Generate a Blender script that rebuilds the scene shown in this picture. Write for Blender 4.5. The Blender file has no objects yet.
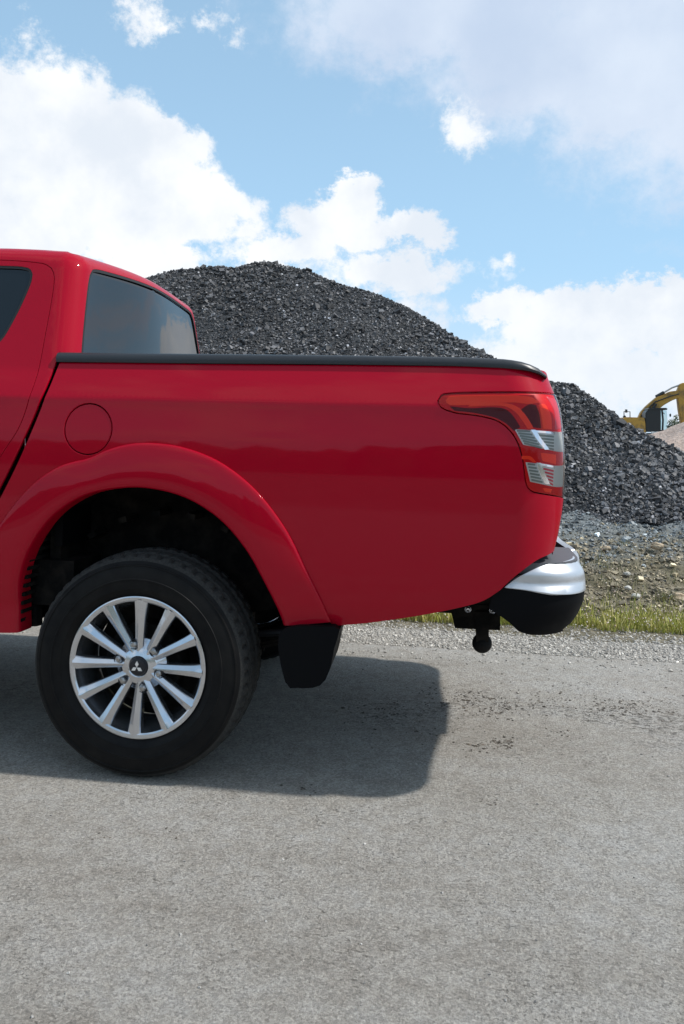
import bpy, bmesh, math, random
import numpy as np
from mathutils import Vector, Matrix
from mathutils.geometry import delaunay_2d_cdt
random.seed(7); rng = np.random.default_rng(7)
R = math.radians; PI = math.pi
scene = bpy.context.scene
COL = scene.collection

# ------------------------------------------------------------------ camera
W_PX, H_PX, FPX, CU, CV = 684, 1024, 850.0, 342.0, 430.0
YAW, ROLL = R(8.3), R(1.43)
CAM = (1.0555, -2.700, 1.186)
cd = bpy.data.cameras.new('camera'); cam = bpy.data.objects.new('camera', cd); COL.objects.link(cam)
cam.matrix_world = Matrix.Translation(CAM) @ Matrix.Rotation(YAW, 4, 'Z') @ Matrix.Rotation(PI/2, 4, 'X') @ Matrix.Rotation(ROLL, 4, 'Z')
cd.sensor_fit = 'AUTO'; cd.sensor_width = 36; cd.lens = FPX/H_PX*36
cd.shift_y = -(H_PX/2-CV)/H_PX
cd.clip_start = .05; cd.clip_end = 6000
scene.camera = cam
scene.render.resolution_x = W_PX; scene.render.resolution_y = H_PX

# ------------------------------------------------------------------ light
SUN_EL, SUN_AZ = R(51), R(1.5)          # azimuth measured from +X (behind the truck) towards +Y
sd = Vector((math.cos(SUN_EL)*math.cos(SUN_AZ), math.cos(SUN_EL)*math.sin(SUN_AZ), math.sin(SUN_EL)))
sl = bpy.data.lights.new('sun', 'SUN'); sl.energy = 4.0; sl.angle = R(2.0); sl.color = (1, .965, .91)
so = bpy.data.objects.new('sun', sl); COL.objects.link(so)
so.rotation_euler = (-sd).to_track_quat('-Z', 'Y').to_euler(); so.location = (4, 2, 12)
scene.view_settings.view_transform = 'Standard'; scene.view_settings.look = 'None'
scene.view_settings.exposure = 0.10; scene.view_settings.gamma = 1.0

def ray(u, v):
    a, b = (u-CU)/FPX, (v-CV)/FPX
    c, s = math.cos(ROLL), math.sin(ROLL)
    A = a*c+b*s; B = -a*s+b*c
    return Vector((-math.sin(YAW)+A*math.cos(YAW), math.cos(YAW)+A*math.sin(YAW), -B))
def P(u, v, Y):
    d = ray(u, v); t = (Y-CAM[1])/d.y
    return Vector((CAM[0]+t*d.x, Y, CAM[2]+t*d.z))
def G(u, v, Z=0):
    d = ray(u, v); t = (Z-CAM[2])/d.z
    return Vector((CAM[0]+t*d.x, CAM[1]+t*d.y, Z))
def proj(p):
    dx, dy, dz = p[0]-CAM[0], p[1]-CAM[1], p[2]-CAM[2]
    dep = -math.sin(YAW)*dx+math.cos(YAW)*dy; r = math.cos(YAW)*dx+math.sin(YAW)*dy
    A = r/dep; B = -dz/dep; c, s = math.cos(ROLL), math.sin(ROLL)
    return CU+FPX*(A*c-B*s), CV+FPX*(A*s+B*c)

# ------------------------------------------------------------------ world: sky with clouds
def build_world():
    w = bpy.data.worlds.new('World'); scene.world = w; w.use_nodes = True
    nt = w.node_tree; N = nt.nodes; L = nt.links; N.clear()
    def nd(t, **k):
        n = N.new(t)
        for a, b in k.items(): setattr(n, a, b)
        return n
    def math_(op, a, b=None, clamp=False):
        n = nd('ShaderNodeMath', operation=op, use_clamp=clamp)
        for i, x in enumerate((a, b)):
            if x is None: continue
            if isinstance(x, (int, float)): n.inputs[i].default_value = x
            else: L.new(x, n.inputs[i])
        return n.outputs[0]
    def smooth(x, a, b, lo=0, hi=1):
        n = nd('ShaderNodeMapRange', interpolation_type='SMOOTHSTEP')
        L.new(x, n.inputs[0])
        for i, q in enumerate((a, b, lo, hi)): n.inputs[i+1].default_value = q
        return n.outputs[0]
    tc = nd('ShaderNodeTexCoord'); D = tc.outputs['Generated']
    sky = nd('ShaderNodeTexSky', sky_type='NISHITA', sun_disc=False)
    sky.sun_elevation = SUN_EL; sky.sun_rotation = PI/2-SUN_AZ
    sky.altitude = 300; sky.air_density = 1.0; sky.dust_density = 2.2; sky.ozone_density = 1.0
    def noise(scale, detail, rough, off=(0,0,0), sc=(1,1,1)):
        mp = nd('ShaderNodeMapping'); L.new(D, mp.inputs[0]); mp.inputs['Location'].default_value = off; mp.inputs['Scale'].default_value = sc
        n = nd('ShaderNodeTexNoise'); L.new(mp.outputs[0], n.inputs['Vector'])
        n.inputs['Scale'].default_value = scale; n.inputs['Detail'].default_value = detail; n.inputs['Roughness'].default_value = rough
        return n
    # warped direction for ragged cloud edges
    nz = noise(8, 12, .68, (3.1, .4, 1.7), (1, 1, 1.3))
    vs = nd('ShaderNodeVectorMath', operation='SUBTRACT'); L.new(nz.outputs['Color'], vs.inputs[0]); vs.inputs[1].default_value = (.5, .5, .5)
    vm = nd('ShaderNodeVectorMath', operation='MULTIPLY'); L.new(vs.outputs[0], vm.inputs[0]); vm.inputs[1].default_value = (.15, 0, .12)
    va = nd('ShaderNodeVectorMath', operation='ADD'); L.new(D, va.inputs[0]); L.new(vm.outputs[0], va.inputs[1])
    WD = va.outputs[0]
    def blobs(lst):
        acc = None
        for (u, v, ru, rv, k) in lst:
            d = ray(u, v).normalized()
            q = nd('ShaderNodeVectorMath', operation='SUBTRACT'); L.new(WD, q.inputs[0]); q.inputs[1].default_value = d
            m = nd('ShaderNodeVectorMath', operation='MULTIPLY'); L.new(q.outputs[0], m.inputs[0]); m.inputs[1].default_value = (FPX/ru, 1.2, FPX/rv)
            l = nd('ShaderNodeVectorMath', operation='LENGTH'); L.new(m.outputs[0], l.inputs[0])
            o = math_('MULTIPLY', math_('SUBTRACT', 1.35, l.outputs['Value']), k)
            acc = o if acc is None else math_('MAXIMUM', acc, o)
        return acc
    white = blobs([(-60, 160, 190, 80, 1), (30, 130, 110, 66, 1), (100, 165, 100, 62, 1), (175, 205, 72, 40, 1), (30, 230, 150, 40, .9), (150, 150, 60, 34, .9),
                   (340, 225, 60, 26, .95), (352, 206, 36, 22, .95), (408, 232, 36, 20, .85), (155, 258, 48, 20, 1), (290, 250, 60, 22, .7),
                   (600, 330, 90, 30, 1), (640, 305, 60, 20, .9), (700, 330, 60, 38, 1), (500, 312, 44, 22, .9), (560, 312, 50, 20, .85), (380, 275, 120, 22, .6),
                   (148, 16, 30, 15, .36), (200, 30, 26, 13, .30), (410, 193, 16, 9, .34), (500, 260, 18, 14, .34), (463, 125, 30, 34, .38),
                   (610, 375, 200, 48, .66), (160, 320, 330, 45, .55)])
    grey = blobs([(620, 45, 190, 60, 1), (450, 18, 150, 42, .95), (640, 110, 110, 40, .9), (560, 90, 110, 40, .8), (800, 60, 200, 100, 1), (720, -60, 300, 100, .8), (880, 150, 170, 16, .6), (960, 230, 190, 18, .6)])
    det = noise(15, 12, .66, (.7, 2.2, .1)).outputs['Fac']
    det0 = math_('MULTIPLY', math_('SUBTRACT', det, .5), 1.7)
    mw = smooth(math_('ADD', white, det0), .16, .52)
    mg = smooth(math_('ADD', grey, math_('MULTIPLY', det0, .8)), .0, .75)
    sx = nd('ShaderNodeSeparateXYZ'); L.new(D, sx.inputs[0])
    front = smooth(sx.outputs['Y'], .15, .35)
    # cumulus over the rest of the sky
    gn = noise(3.2, 10, .6, (5.2, 1.3, 8.8), (1, 1, 2.0)).outputs['Fac']
    mo = math_('MULTIPLY', smooth(gn, .49, .60), math_('SUBTRACT', 1, front))
    # and above the picture frame in front
    up = smooth(sx.outputs['Z'], .50, .62)
    mo2 = math_('MULTIPLY', math_('MULTIPLY', smooth(gn, .49, .6), front), up)
    mw = math_('MULTIPLY', mw, front); mg = math_('MULTIPLY', mg, front)
    mw = math_('MAXIMUM', math_('MAXIMUM', mw, mo), mo2)
    # blue sky, slightly lifted towards a hazy horizon
    hz = smooth(sx.outputs['Z'], -.02, .5, 1, 0)
    def mix(f, a, b):
        n = nd('ShaderNodeMix', data_type='RGBA')
        for s, x in ((0, f), (6, a), (7, b)):
            if isinstance(x, (int, float)): n.inputs[s].default_value = x
            elif isinstance(x, tuple): n.inputs[s].default_value = x
            else: L.new(x, n.inputs[s])
        return n.outputs[2]
    base = mix(math_('ADD', math_('MULTIPLY', hz, .30), .55), sky.outputs[0], (4.7, 7.7, 10.6, 1))
    shade = smooth(noise(9, 6, .55, (2.0, 6.1, 3.3)).outputs['Fac'], .32, .66)
    cwhite = mix(shade, (7.5, 8.1, 8.9, 1), (9.6, 9.8, 10.0, 1))
    shade2 = smooth(noise(5, 7, .55, (8.0, 1.1, 6.3)).outputs['Fac'], .3, .7)
    cgrey = mix(shade2, (5.4, 6.5, 8.2, 1), (7.0, 7.9, 9.2, 1))
    c = mix(mg, base, cgrey)
    c = mix(mw, c, cwhite)
    hz2 = smooth(sx.outputs['Z'], 0, .2, .5, 0)
    c = mix(hz2, c, (7.8, 8.5, 9.3, 1))
    bg = nd('ShaderNodeBackground'); L.new(c, bg.inputs[0]); bg.inputs[1].default_value = .1
    out = nd('ShaderNodeOutputWorld'); L.new(bg.outputs[0], out.inputs[0])
build_world()

# ------------------------------------------------------------------ materials
MATS = {}
def mat(name, base=(.5,.5,.5), rough=.5, metal=0, coat=0, spec=.5, ior=1.5):
    m = bpy.data.materials.new(name); m.use_nodes = True
    b = m.node_tree.nodes['Principled BSDF']
    b.inputs['Base Color'].default_value = (*base, 1); b.inputs['Roughness'].default_value = rough
    b.inputs['Metallic'].default_value = metal; b.inputs['Coat Weight'].default_value = coat
    b.inputs['Coat Roughness'].default_value = .03; b.inputs['IOR'].default_value = ior
    b.inputs['Specular IOR Level'].default_value = spec
    MATS[name] = m; return m
class NT:
    def __init__(s, m): s.m = m; s.t = m.node_tree; s.b = s.t.nodes['Principled BSDF']; s._tc = None
    def co(s, kind='Object'):
        if s._tc is None: s._tc = s.t.nodes.new('ShaderNodeTexCoord')
        return s._tc.outputs[kind]
    def mp(s, v, scale=(1,1,1), loc=(0,0,0), rot=(0,0,0)):
        n = s.t.nodes.new('ShaderNodeMapping'); s.t.links.new(v, n.inputs[0])
        n.inputs['Scale'].default_value = scale; n.inputs['Location'].default_value = loc; n.inputs['Rotation'].default_value = rot
        return n.outputs[0]
    def noise(s, v, scale, detail=4, rough=.55, dist=0, out='Fac'):
        n = s.t.nodes.new('ShaderNodeTexNoise'); s.t.links.new(v, n.inputs['Vector'])
        n.inputs['Scale'].default_value = scale; n.inputs['Detail'].default_value = detail; n.inputs['Roughness'].default_value = rough; n.inputs['Distortion'].default_value = dist
        return n.outputs[out]
    def vor(s, v, scale, feature='F1', out='Distance', rnd=1):
        n = s.t.nodes.new('ShaderNodeTexVoronoi'); n.feature = feature; s.t.links.new(v, n.inputs['Vector']); n.inputs['Scale'].default_value = scale
        n.inputs['Randomness'].default_value = rnd
        return n.outputs[out]
    def ramp(s, f, stops):
        n = s.t.nodes.new('ShaderNodeValToRGB'); s.t.links.new(f, n.inputs[0]); e = n.color_ramp.elements
        while len(e) < len(stops): e.new(.5)
        for q, (p, c) in zip(e, stops):
            q.position = p; q.color = (c, c, c, 1) if isinstance(c, (int, float)) else (*c, 1)
        return n.outputs[0]
    def mix(s, f, a, b, bt='MIX'):
        n = s.t.nodes.new('ShaderNodeMix'); n.data_type = 'RGBA'; n.blend_type = bt
        for i, x in ((0, f), (6, a), (7, b)):
            if isinstance(x, (int, float)): n.inputs[i].default_value = x if i == 0 else (x, x, x, 1)
            elif isinstance(x, tuple): n.inputs[i].default_value = (*x, 1)
            else: s.t.links.new(x, n.inputs[i])
        return n.outputs[2]
    def math(s, op, a, b=0, clamp=False):
        n = s.t.nodes.new('ShaderNodeMath'); n.operation = op; n.use_clamp = clamp
        for i, x in enumerate((a, b)):
            if isinstance(x, (int, float)): n.inputs[i].default_value = x
            else: s.t.links.new(x, n.inputs[i])
        return n.outputs[0]
    def attr(s, name, out='Color'):
        n = s.t.nodes.new('ShaderNodeAttribute'); n.attribute_name = name; return n.outputs[out]
    def set(s, inp, v): s.t.links.new(v, s.b.inputs[inp])
    def bump(s, h, strength=.5, dist=.01, prev=None):
        n = s.t.nodes.new('ShaderNodeBump'); n.inputs['Strength'].default_value = strength; n.inputs['Distance'].default_value = dist
        s.t.links.new(h, n.inputs['Height'])
        if prev is not None: s.t.links.new(prev, n.inputs['Normal'])
        s.t.links.new(n.outputs[0], s.b.inputs['Normal']); return n.outputs[0]

# crimson paint, a little road dust low down
m = mat('red_paint', (.35, .0003, .014), .5, 0, .40, .02); n = NT(m)
o = n.co(); dust = n.noise(n.mp(o, (3, 3, 6)), 4, 5)
sep = m.node_tree.nodes.new('ShaderNodeSeparateXYZ'); m.node_tree.links.new(o, sep.inputs[0])
low = n.ramp(sep.outputs['Z'], [(0, 1.0), (.42, .85), (.75, .08), (1, 0)])
df = n.math('MULTIPLY', n.math('MULTIPLY', low, dust), .12)
n.set('Base Color', n.mix(df, (.35, .0003, .014), (.20, .13, .10)))
n.set('Coat Roughness', n.math('ADD', n.math('MULTIPLY', n.noise(o, 900, 1), .02), n.math('ADD', n.math('MULTIPLY', df, 1.2), .03)))
bp = n.noise(n.mp(o, (1, 1, 1.6)), 2.6, 3, .45)
n.bump(bp, .30, .012)

m = mat('black_plastic', (.0035, .0038, .0048), .65, 0, 0, .07); n = NT(m); o = n.co()
n.bump(n.noise(o, 700, 2), .25, .0006); n.set('Roughness', n.ramp(n.noise(o, 9, 4), [(.3, .45), (.7, .62)]))
m = mat('rail_plastic', (.022, .025, .03), .42, 0, 0, .4); n = NT(m); o = n.co()
n.bump(n.noise(o, 500, 2), .3, .0006); n.set('Roughness', n.ramp(n.noise(n.mp(o, (1, 4, 4)), 6, 4), [(.3, .33), (.7, .5)]))
m = mat('underbody_black', (.008, .008, .008), .85, 0, 0, .1); n = NT(m); o = n.co()
n.set('Base Color', n.mix(n.ramp(n.noise(o, 14, 6), [(.45, 0), (.75, 1)]), (.005, .005, .005), (.022, .019, .016)))
n.bump(n.noise(o, 60, 5), .4, .004)
m = mat('rubber', (.005, .005, .006), .62, 0, 0, .16); n = NT(m); o = n.co()
n.set('Base Color', n.mix(n.ramp(n.noise(o, 11, 6), [(.4, 0), (.8, 1)]), (.0045, .0045, .005), (.011, .0105, .010)))
n.set('Roughness', n.ramp(n.noise(o, 20, 4), [(.3, .5), (.7, .75)])); n.bump(n.noise(o, 300, 3), .2, .0008)
m = mat('tread_rubber', (.03, .03, .03), .85, 0, 0, .15); n = NT(m); o = n.co()
n.set('Base Color', n.mix(n.ramp(n.noise(o, 140, 4), [(.35, 0), (.7, 1)]), (.024, .024, .024), (.046, .045, .042))); n.bump(n.noise(o, 300, 3), .3, .001)
m = mat('alloy', (.55, .57, .60), .2, .95, .2); n = NT(m); o = n.co()
n.set('Base Color', n.mix(n.ramp(n.noise(o, 9, 3), [(.4, 0), (.8, 1)]), (.60, .62, .66), (.52, .53, .55)))
mat('steel', (.4, .4, .4), .3, 1); mat('dark_steel', (.05, .05, .055), .5, .7)
mat('emblem_metal', (.85, .85, .85), .35, .6); mat('cap_black', (.02, .02, .024), .3, 0, 0, .3)
m = mat('silver_paint', (.5, .52, .55), .34, .6, .25); n = NT(m); o = n.co()
n.set('Base Color', n.mix(n.ramp(n.noise(o, 16, 6), [(.6, 0), (.9, 1)]), (.52, .54, .57), (.42, .41, .40)))
m = mat('tinted_glass', (.005, .007, .009), .015, 0, 0, .5, 1.5)
mat('step_plastic', (.085, .09, .10), .6); mat('seal_black', (.008, .008, .008), .6)
mat('lamp_red', (.62, .003, .008), .35, 0, 0, .1); mat('lamp_bright_red', (1.0, .055, .02), .3, 0, 0, .1)
mat('lamp_dark_red', (.11, .001, .004), .4, 0, 0, .08); mat('lamp_pink', (.62, .05, .08), .3)
mat('lamp_reflector', (.55, .60, .58), .3, .3); mat('lamp_chrome', (.9, .92, .94), .12, .9); mat('lamp_grey', (.20, .24, .22), .35, .3)
def cover(name, tint):
    m = bpy.data.materials.new(name); m.use_nodes = True; t = m.node_tree; t.nodes.clear()
    tr = t.nodes.new('ShaderNodeBsdfTransparent'); tr.inputs[0].default_value = (*tint, 1)
    gl = t.nodes.new('ShaderNodeBsdfGlossy'); gl.inputs['Roughness'].default_value = .03
    fr = t.nodes.new('ShaderNodeFresnel'); fr.inputs[0].default_value = 1.32
    mx = t.nodes.new('ShaderNodeMixShader'); t.links.new(fr.outputs[0], mx.inputs[0]); t.links.new(tr.outputs[0], mx.inputs[1]); t.links.new(gl.outputs[0], mx.inputs[2])
    ou = t.nodes.new('ShaderNodeOutputMaterial'); t.links.new(mx.outputs[0], ou.inputs[0]); MATS[name] = m
cover('lens_cover', (.97, .93, .93))
m = mat('excavator_yellow', (.42, .23, .035), .5); n = NT(m); o = n.co()
n.set('Base Color', n.mix(n.ramp(n.noise(o, 2.2, 7, .65), [(.45, 0), (.7, 1)]), (.50, .28, .045), (.13, .09, .05)))
mat('cab_black', (.02, .022, .024), .4); mat('cab_glass', (.35, .42, .45), .05, 0, 0, .5)
cover('clear_glass', (.78, .86, .86))
mat('white_panel', (.75, .75, .75), .5)

# road: compacted grey grit
m = mat('road_grit', (.2, .2, .2), .9); n = NT(m); o = n.co()
lrg = n.noise(n.mp(o, (.45, 1.1, 1)), 2.0, 5, .62)
mid = n.noise(n.mp(o, (1, 1, 1)), 14, 6, .68)
fine = n.noise(o, 150, 6, .75)
base = n.ramp(n.math('ADD', n.math('MULTIPLY', lrg, .5), n.math('MULTIPLY', mid, .5)), [(.36, (.285, .258, .222)), (.5, (.358, .334, .298)), (.64, (.410, .394, .368))])
spk = n.ramp(fine, [(.36, .50), (.44, .84), (.56, 1.08), (.66, 1.50)])
c = n.mix(1.0, base, spk, 'MULTIPLY')
vs = n.vor(n.mp(o, (1, 1, 1)), 115, out='Color')
c = n.mix(.38, c, n.mix(1.0, c, n.ramp(vs, [(.2, .6), (.8, 1.55)]), 'MULTIPLY'))
# thin worm-like dark crumbs and pock marks
wm = n.noise(n.mp(o, (1, 1.2, 1)), 62, 5, .66, .4)
wz = n.ramp(n.noise(o, 4.5, 4, .6), [(.45, 0), (.62, 1)])
pock = n.math('MULTIPLY', n.ramp(wm, [(.575, 0), (.64, 1)]), n.math('ADD', n.math('MULTIPLY', wz, .42), .12))
c = n.mix(pock, c, (.085, .074, .058))
# a broken worn strip
sy = m.node_tree.nodes.new('ShaderNodeSeparateXYZ'); m.node_tree.links.new(o, sy.inputs[0])
band = n.ramp(n.math('ABSOLUTE', n.math('SUBTRACT', sy.outputs['Y'], .95)), [(.0, 1), (.42, 0)])
wp = n.math('MULTIPLY', n.math('MULTIPLY', n.ramp(n.noise(n.mp(o, (1, 1.5, 1)), 26, 6, .72), [(.53, 0), (.58, 1)]), n.ramp(n.noise(n.mp(o, (.6, 1.4, 1)), 3.1, 4, .6), [(.48, 0), (.60, 1)])), band)
c = n.mix(n.math('MULTIPLY', wp, .7), c, (.075, .064, .052))
n.set('Base Color', c)
h = n.math('SUBTRACT', n.math('ADD', n.math('MULTIPLY', fine, .8), n.math('MULTIPLY', mid, .35)), n.math('MULTIPLY', n.math('ADD', pock, wp), .5))
n.bump(h, 1.0, .014)
m = mat('earth', (.2, .17, .13), .95); n = NT(m); o = n.co()
n.set('Base Color', n.ramp(n.noise(o, .8, 8, .65), [(.35, (.14, .12, .085)), (.6, (.24, .22, .18))])); n.bump(n.noise(o, 12, 8), .7, .04)
# bank: earthy olive low, blue-grey crushed stone high, irregular border
m = mat('bank_earth', (.2, .18, .14), .95); n = NT(m); o = n.co()
sz = m.node_tree.nodes.new('ShaderNodeSeparateXYZ'); m.node_tree.links.new(o, sz.inputs[0])
hh = n.math('ADD', sz.outputs['Z'], n.math('MULTIPLY', n.math('SUBTRACT', n.noise(n.mp(o, (1, .5, 1)), 1.6, 5, .6), .5), .45))
f = n.ramp(hh, [(.20, 0), (.38, 1)])
lo = n.ramp(n.noise(o, 11, 7, .7), [(.34, (.07, .062, .036)), (.5, (.16, .14, .09)), (.66, (.27, .235, .17))])
hi = n.ramp(n.noise(o, 14, 7, .7), [(.34, (.085, .10, .105)), (.5, (.16, .18, .185)), (.68, (.26, .275, .27))])
n.set('Base Color', n.mix(f, lo, hi)); n.bump(n.noise(o, 30, 7, .7), 1, .03)
def stone(name, mult=1):
    m = mat(name, (.1, .1, .1), .62); n = NT(m); o = n.co()
    n.set('Base Color', n.mix(1.0, n.attr('tint'), n.ramp(n.noise(o, 70, 3), [(.3, .75*mult), (.7, 1.25*mult)]), 'MULTIPLY')); return m
m = stone('coal_stone'); m.node_tree.nodes['Principled BSDF'].inputs['Roughness'].default_value = .6; m.node_tree.nodes['Principled BSDF'].inputs['Specular IOR Level'].default_value = .35
stone('gravel_stone')
m = mat('pile_core', (.03, .032, .035), .9); n = NT(m); n.bump(n.noise(n.co(), 25, 5), 1, .04)
m = mat('grass_blade', (.1, .14, .03), .6); n = NT(m); n.set('Base Color', n.attr('tint'))
m.node_tree.nodes['Principled BSDF'].inputs['Transmission Weight'].default_value = 0
m = mat('leaves', (.05, .075, .02), .6); n = NT(m); n.set('Base Color', n.attr('tint'))
m = mat('bark', (.08, .06, .045), .9); n = NT(m); n.bump(n.noise(n.co(), 20, 5), 1, .03)
m = mat('pink_gravel', (.40, .30, .25), .95); n = NT(m); n.set('Base Color', n.ramp(n.noise(n.co(), 7, 8, .7), [(.35, (.30, .22, .18)), (.65, (.50, .40, .34))])); n.bump(n.noise(n.co(), 12, 6), .8, .08)
m = mat('hill_green', (.05, .07, .03), .95); n = NT(m); n.set('Base Color', n.ramp(n.noise(n.co(), .12, 8, .7), [(.35, (.025, .04, .014)), (.65, (.07, .09, .035))]))
m = mat('tan_rock', (.42, .33, .22), .85); n = NT(m); n.set('Base Color', n.ramp(n.noise(n.co(), 18, 6, .65), [(.35, (.30, .22, .14)), (.65, (.52, .42, .30))])); n.bump(n.noise(n.co(), 40, 6), .8, .01)
m = mat('pale_rock', (.5, .48, .44), .85); n = NT(m); n.set('Base Color', n.ramp(n.noise(n.co(), 30, 6, .65), [(.35, (.36, .35, .32)), (.65, (.60, .58, .53))]))

# ------------------------------------------------------------------ object helpers
def link(name, me, material=None, parent=None):
    o = bpy.data.objects.new(name, me); COL.objects.link(o)
    if material: me.materials.append(MATS[material])
    if parent: o.parent = parent
    return o
def tag(o, label=None, cat=None, group=None, kind=None):
    if label: o['label'] = label
    if cat: o['category'] = cat
    if group: o['group'] = group
    if kind: o['kind'] = kind
    return o
def empty(name, loc, label, cat, group=None):
    o = bpy.data.objects.new(name, None); COL.objects.link(o); o.location = loc; o.empty_display_size = .2
    return tag(o, label, cat, group)
def mesh(name, V, F, material=None, parent=None, smooth=False, normals=None, sharp=None):
    me = bpy.data.meshes.new(name); me.from_pydata([tuple(v) for v in V], [], F); me.update()
    if smooth:
        me.shade_smooth()
        if sharp is not None: me.set_sharp_from_angle(angle=sharp)
    if normals is not None: me.normals_split_custom_set_from_vertices([tuple(x) for x in normals])
    return link(name, me, material, parent)
class MB:
    def __init__(s): s.V = []; s.F = []
    def add(s, V, F):
        k = len(s.V); s.V += [tuple(v) for v in V]; s.F += [tuple(i+k for i in f) for f in F]
    def box(s, c, size, rot=None, bev=0):
        c = Vector(c); hx, hy, hz = [q/2 for q in size]
        if bev:
            bm = bmesh.new(); bmesh.ops.create_cube(bm, size=1); bmesh.ops.scale(bm, vec=size, verts=bm.verts)
            bmesh.ops.bevel(bm, geom=bm.edges[:], offset=bev, segments=2, affect='EDGES', profile=.5)
            V = [v.co.copy() for v in bm.verts]; F = [tuple(v.index for v in f.verts) for f in bm.faces]; bm.free()
        else:
            V = [Vector((x*hx, y*hy, z*hz)) for x in (-1, 1) for y in (-1, 1) for z in (-1, 1)]
            F = [(0,1,3,2),(4,6,7,5),(0,4,5,1),(2,3,7,6),(0,2,6,4),(1,5,7,3)]
        if rot is not None: V = [rot @ v for v in V]
        s.add([v+c for v in V], F)
    def tube(s, pts, r, n=10, cap=True):
        pts = [Vector(p) for p in pts]; rs = r if isinstance(r, (list, tuple)) else [r]*len(pts)
        rings = []; up = None
        for i, p in enumerate(pts):
            d = (pts[min(i+1, len(pts)-1)]-pts[max(i-1, 0)]).normalized()
            if up is None: up = d.orthogonal().normalized()
            up = (up-d*up.dot(d)).normalized(); w = d.cross(up)
            rings.append([p+(up*math.cos(2*PI*k/n)+w*math.sin(2*PI*k/n))*rs[i] for k in range(n)])
        V = [v for r_ in rings for v in r_]; F = []
        for i in range(len(pts)-1):
            for k in range(n): F.append((i*n+k, i*n+(k+1)%n, (i+1)*n+(k+1)%n, (i+1)*n+k))
        if cap: F.append(tuple(reversed(range(n)))); F.append(tuple((len(pts)-1)*n+k for k in range(n)))
        s.add(V, F)
    def prism(s, pts2, y0, y1, f=lambda a, y, b: (a, y, b)):     # polygon in (x,z), thickness in y
        n = len(pts2); V = [f(a, y0, b) for a, b in pts2]+[f(a, y1, b) for a, b in pts2]
        F = [tuple(range(n)), tuple(reversed(range(n, 2*n)))]+[(i, i+n, (i+1)%n+n, (i+1)%n) for i in range(n)]
        s.add(V, F)
    def lathe(s, prof, n=64, c=(0,0,0)):       # profile (r, y), axis Y
        V = []; F = []
        for (r, y) in prof:
            for k in range(n): V.append((c[0]+r*math.cos(2*PI*k/n), c[1]+y, c[2]+r*math.sin(2*PI*k/n)))
        for i in range(len(prof)-1):
            for k in range(n): F.append((i*n+k, (i+1)*n+k, (i+1)*n+(k+1)%n, i*n+(k+1)%n))
        s.add(V, F)
    def build(s, name, material, parent=None, smooth=False, angle=R(35)):
        o = mesh(name, s.V, s.F, material, parent)
        bm = bmesh.new(); bm.from_mesh(o.data); bmesh.ops.recalc_face_normals(bm, faces=bm.faces); bm.to_mesh(o.data); bm.free()
        if smooth: o.data.shade_smooth(); o.data.set_sharp_from_angle(angle=angle)
        return o

# ------------------------------------------------------------------ truck surfaces
YW = 1.76                      # near and far tyre faces are this far apart
def lerp_tab(tab):
    xs = [a for a, b in tab]; ys = [b for a, b in tab]
    # monotone cubic
    d = [(ys[i+1]-ys[i])/(xs[i+1]-xs[i]) for i in range(len(xs)-1)]
    m_ = [d[0]]+[0 if d[i-1]*d[i] <= 0 else 2*d[i-1]*d[i]/(d[i-1]+d[i]) for i in range(1, len(d))]+[d[-1]]
    def f(x):
        if x <= xs[0]: return ys[0]+m_[0]*(x-xs[0])
        if x >= xs[-1]: return ys[-1]+m_[-1]*(x-xs[-1])
        i = 0
        while x > xs[i+1]: i += 1
        h = xs[i+1]-xs[i]; t = (x-xs[i])/h
        return (2*t**3-3*t*t+1)*ys[i]+(t**3-2*t*t+t)*h*m_[i]+(-2*t**3+3*t*t)*ys[i+1]+(t**3-t*t)*h*m_[i+1]
    return f
_side = lerp_tab([(.40, .30), (.46, .16), (.50, .096), (.56, .058), (.64, .034), (.74, .022), (.86, .0185), (.95, .019), (1.05, .0205), (1.14, .0245), (1.21, .031), (1.25, .0345), (1.268, .0355), (1.274, .0365), (1.286, .041), (1.33, .059), (1.40, .090)])
def zpx(u, v, Y=.05): return P(u, v, Y).z
def xpx(u, v, Y=.05): return P(u, v, Y).x
tail_px = [(549, 366), (551, 376), (555, 388), (560, 402), (563.5, 420), (565.5, 445), (566, 470), (565.5, 490), (564, 508), (560.5, 530), (556, 550), (548, 575), (520, 600)]
_tail = lerp_tab(sorted((P(u, v, .12).z, P(u, v, .12).x) for u, v in tail_px))
RC = .15
def bedS(s, w):
    xt = _tail(min(w, 1.45)); y0 = _side(w); s0 = xt-RC
    # bottom tucks in further towards the tail
    if s <= s0: return Vector((s, y0, w))
    a = (s-s0)/RC
    if a < PI/2: return Vector((s0+RC*math.sin(a), y0+RC*(1-math.cos(a)), w))
    return Vector((xt, y0+RC+(a-PI/2)*RC, w))
_roof = lerp_tab([(-1.7, P(-40, 247.5, .3).z-.01)]+[(P(u, v, .27).x, P(u, v, .27).z) for u, v in [(-40, 247.5), (0, 247.5), (40, 249), (60, 250.3), (80, 251.6)]])
XR = P(86, 300, .31).x+.030; RCC = .085; BOW = .025
TUM = .33; GR = .08; A0 = math.atan(TUM)
def gY(w): return _side(1.37)+TUM*(w-1.37)
def crown(y): return .045*(1-((y-YW/2)/(YW/2))**2)
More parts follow.
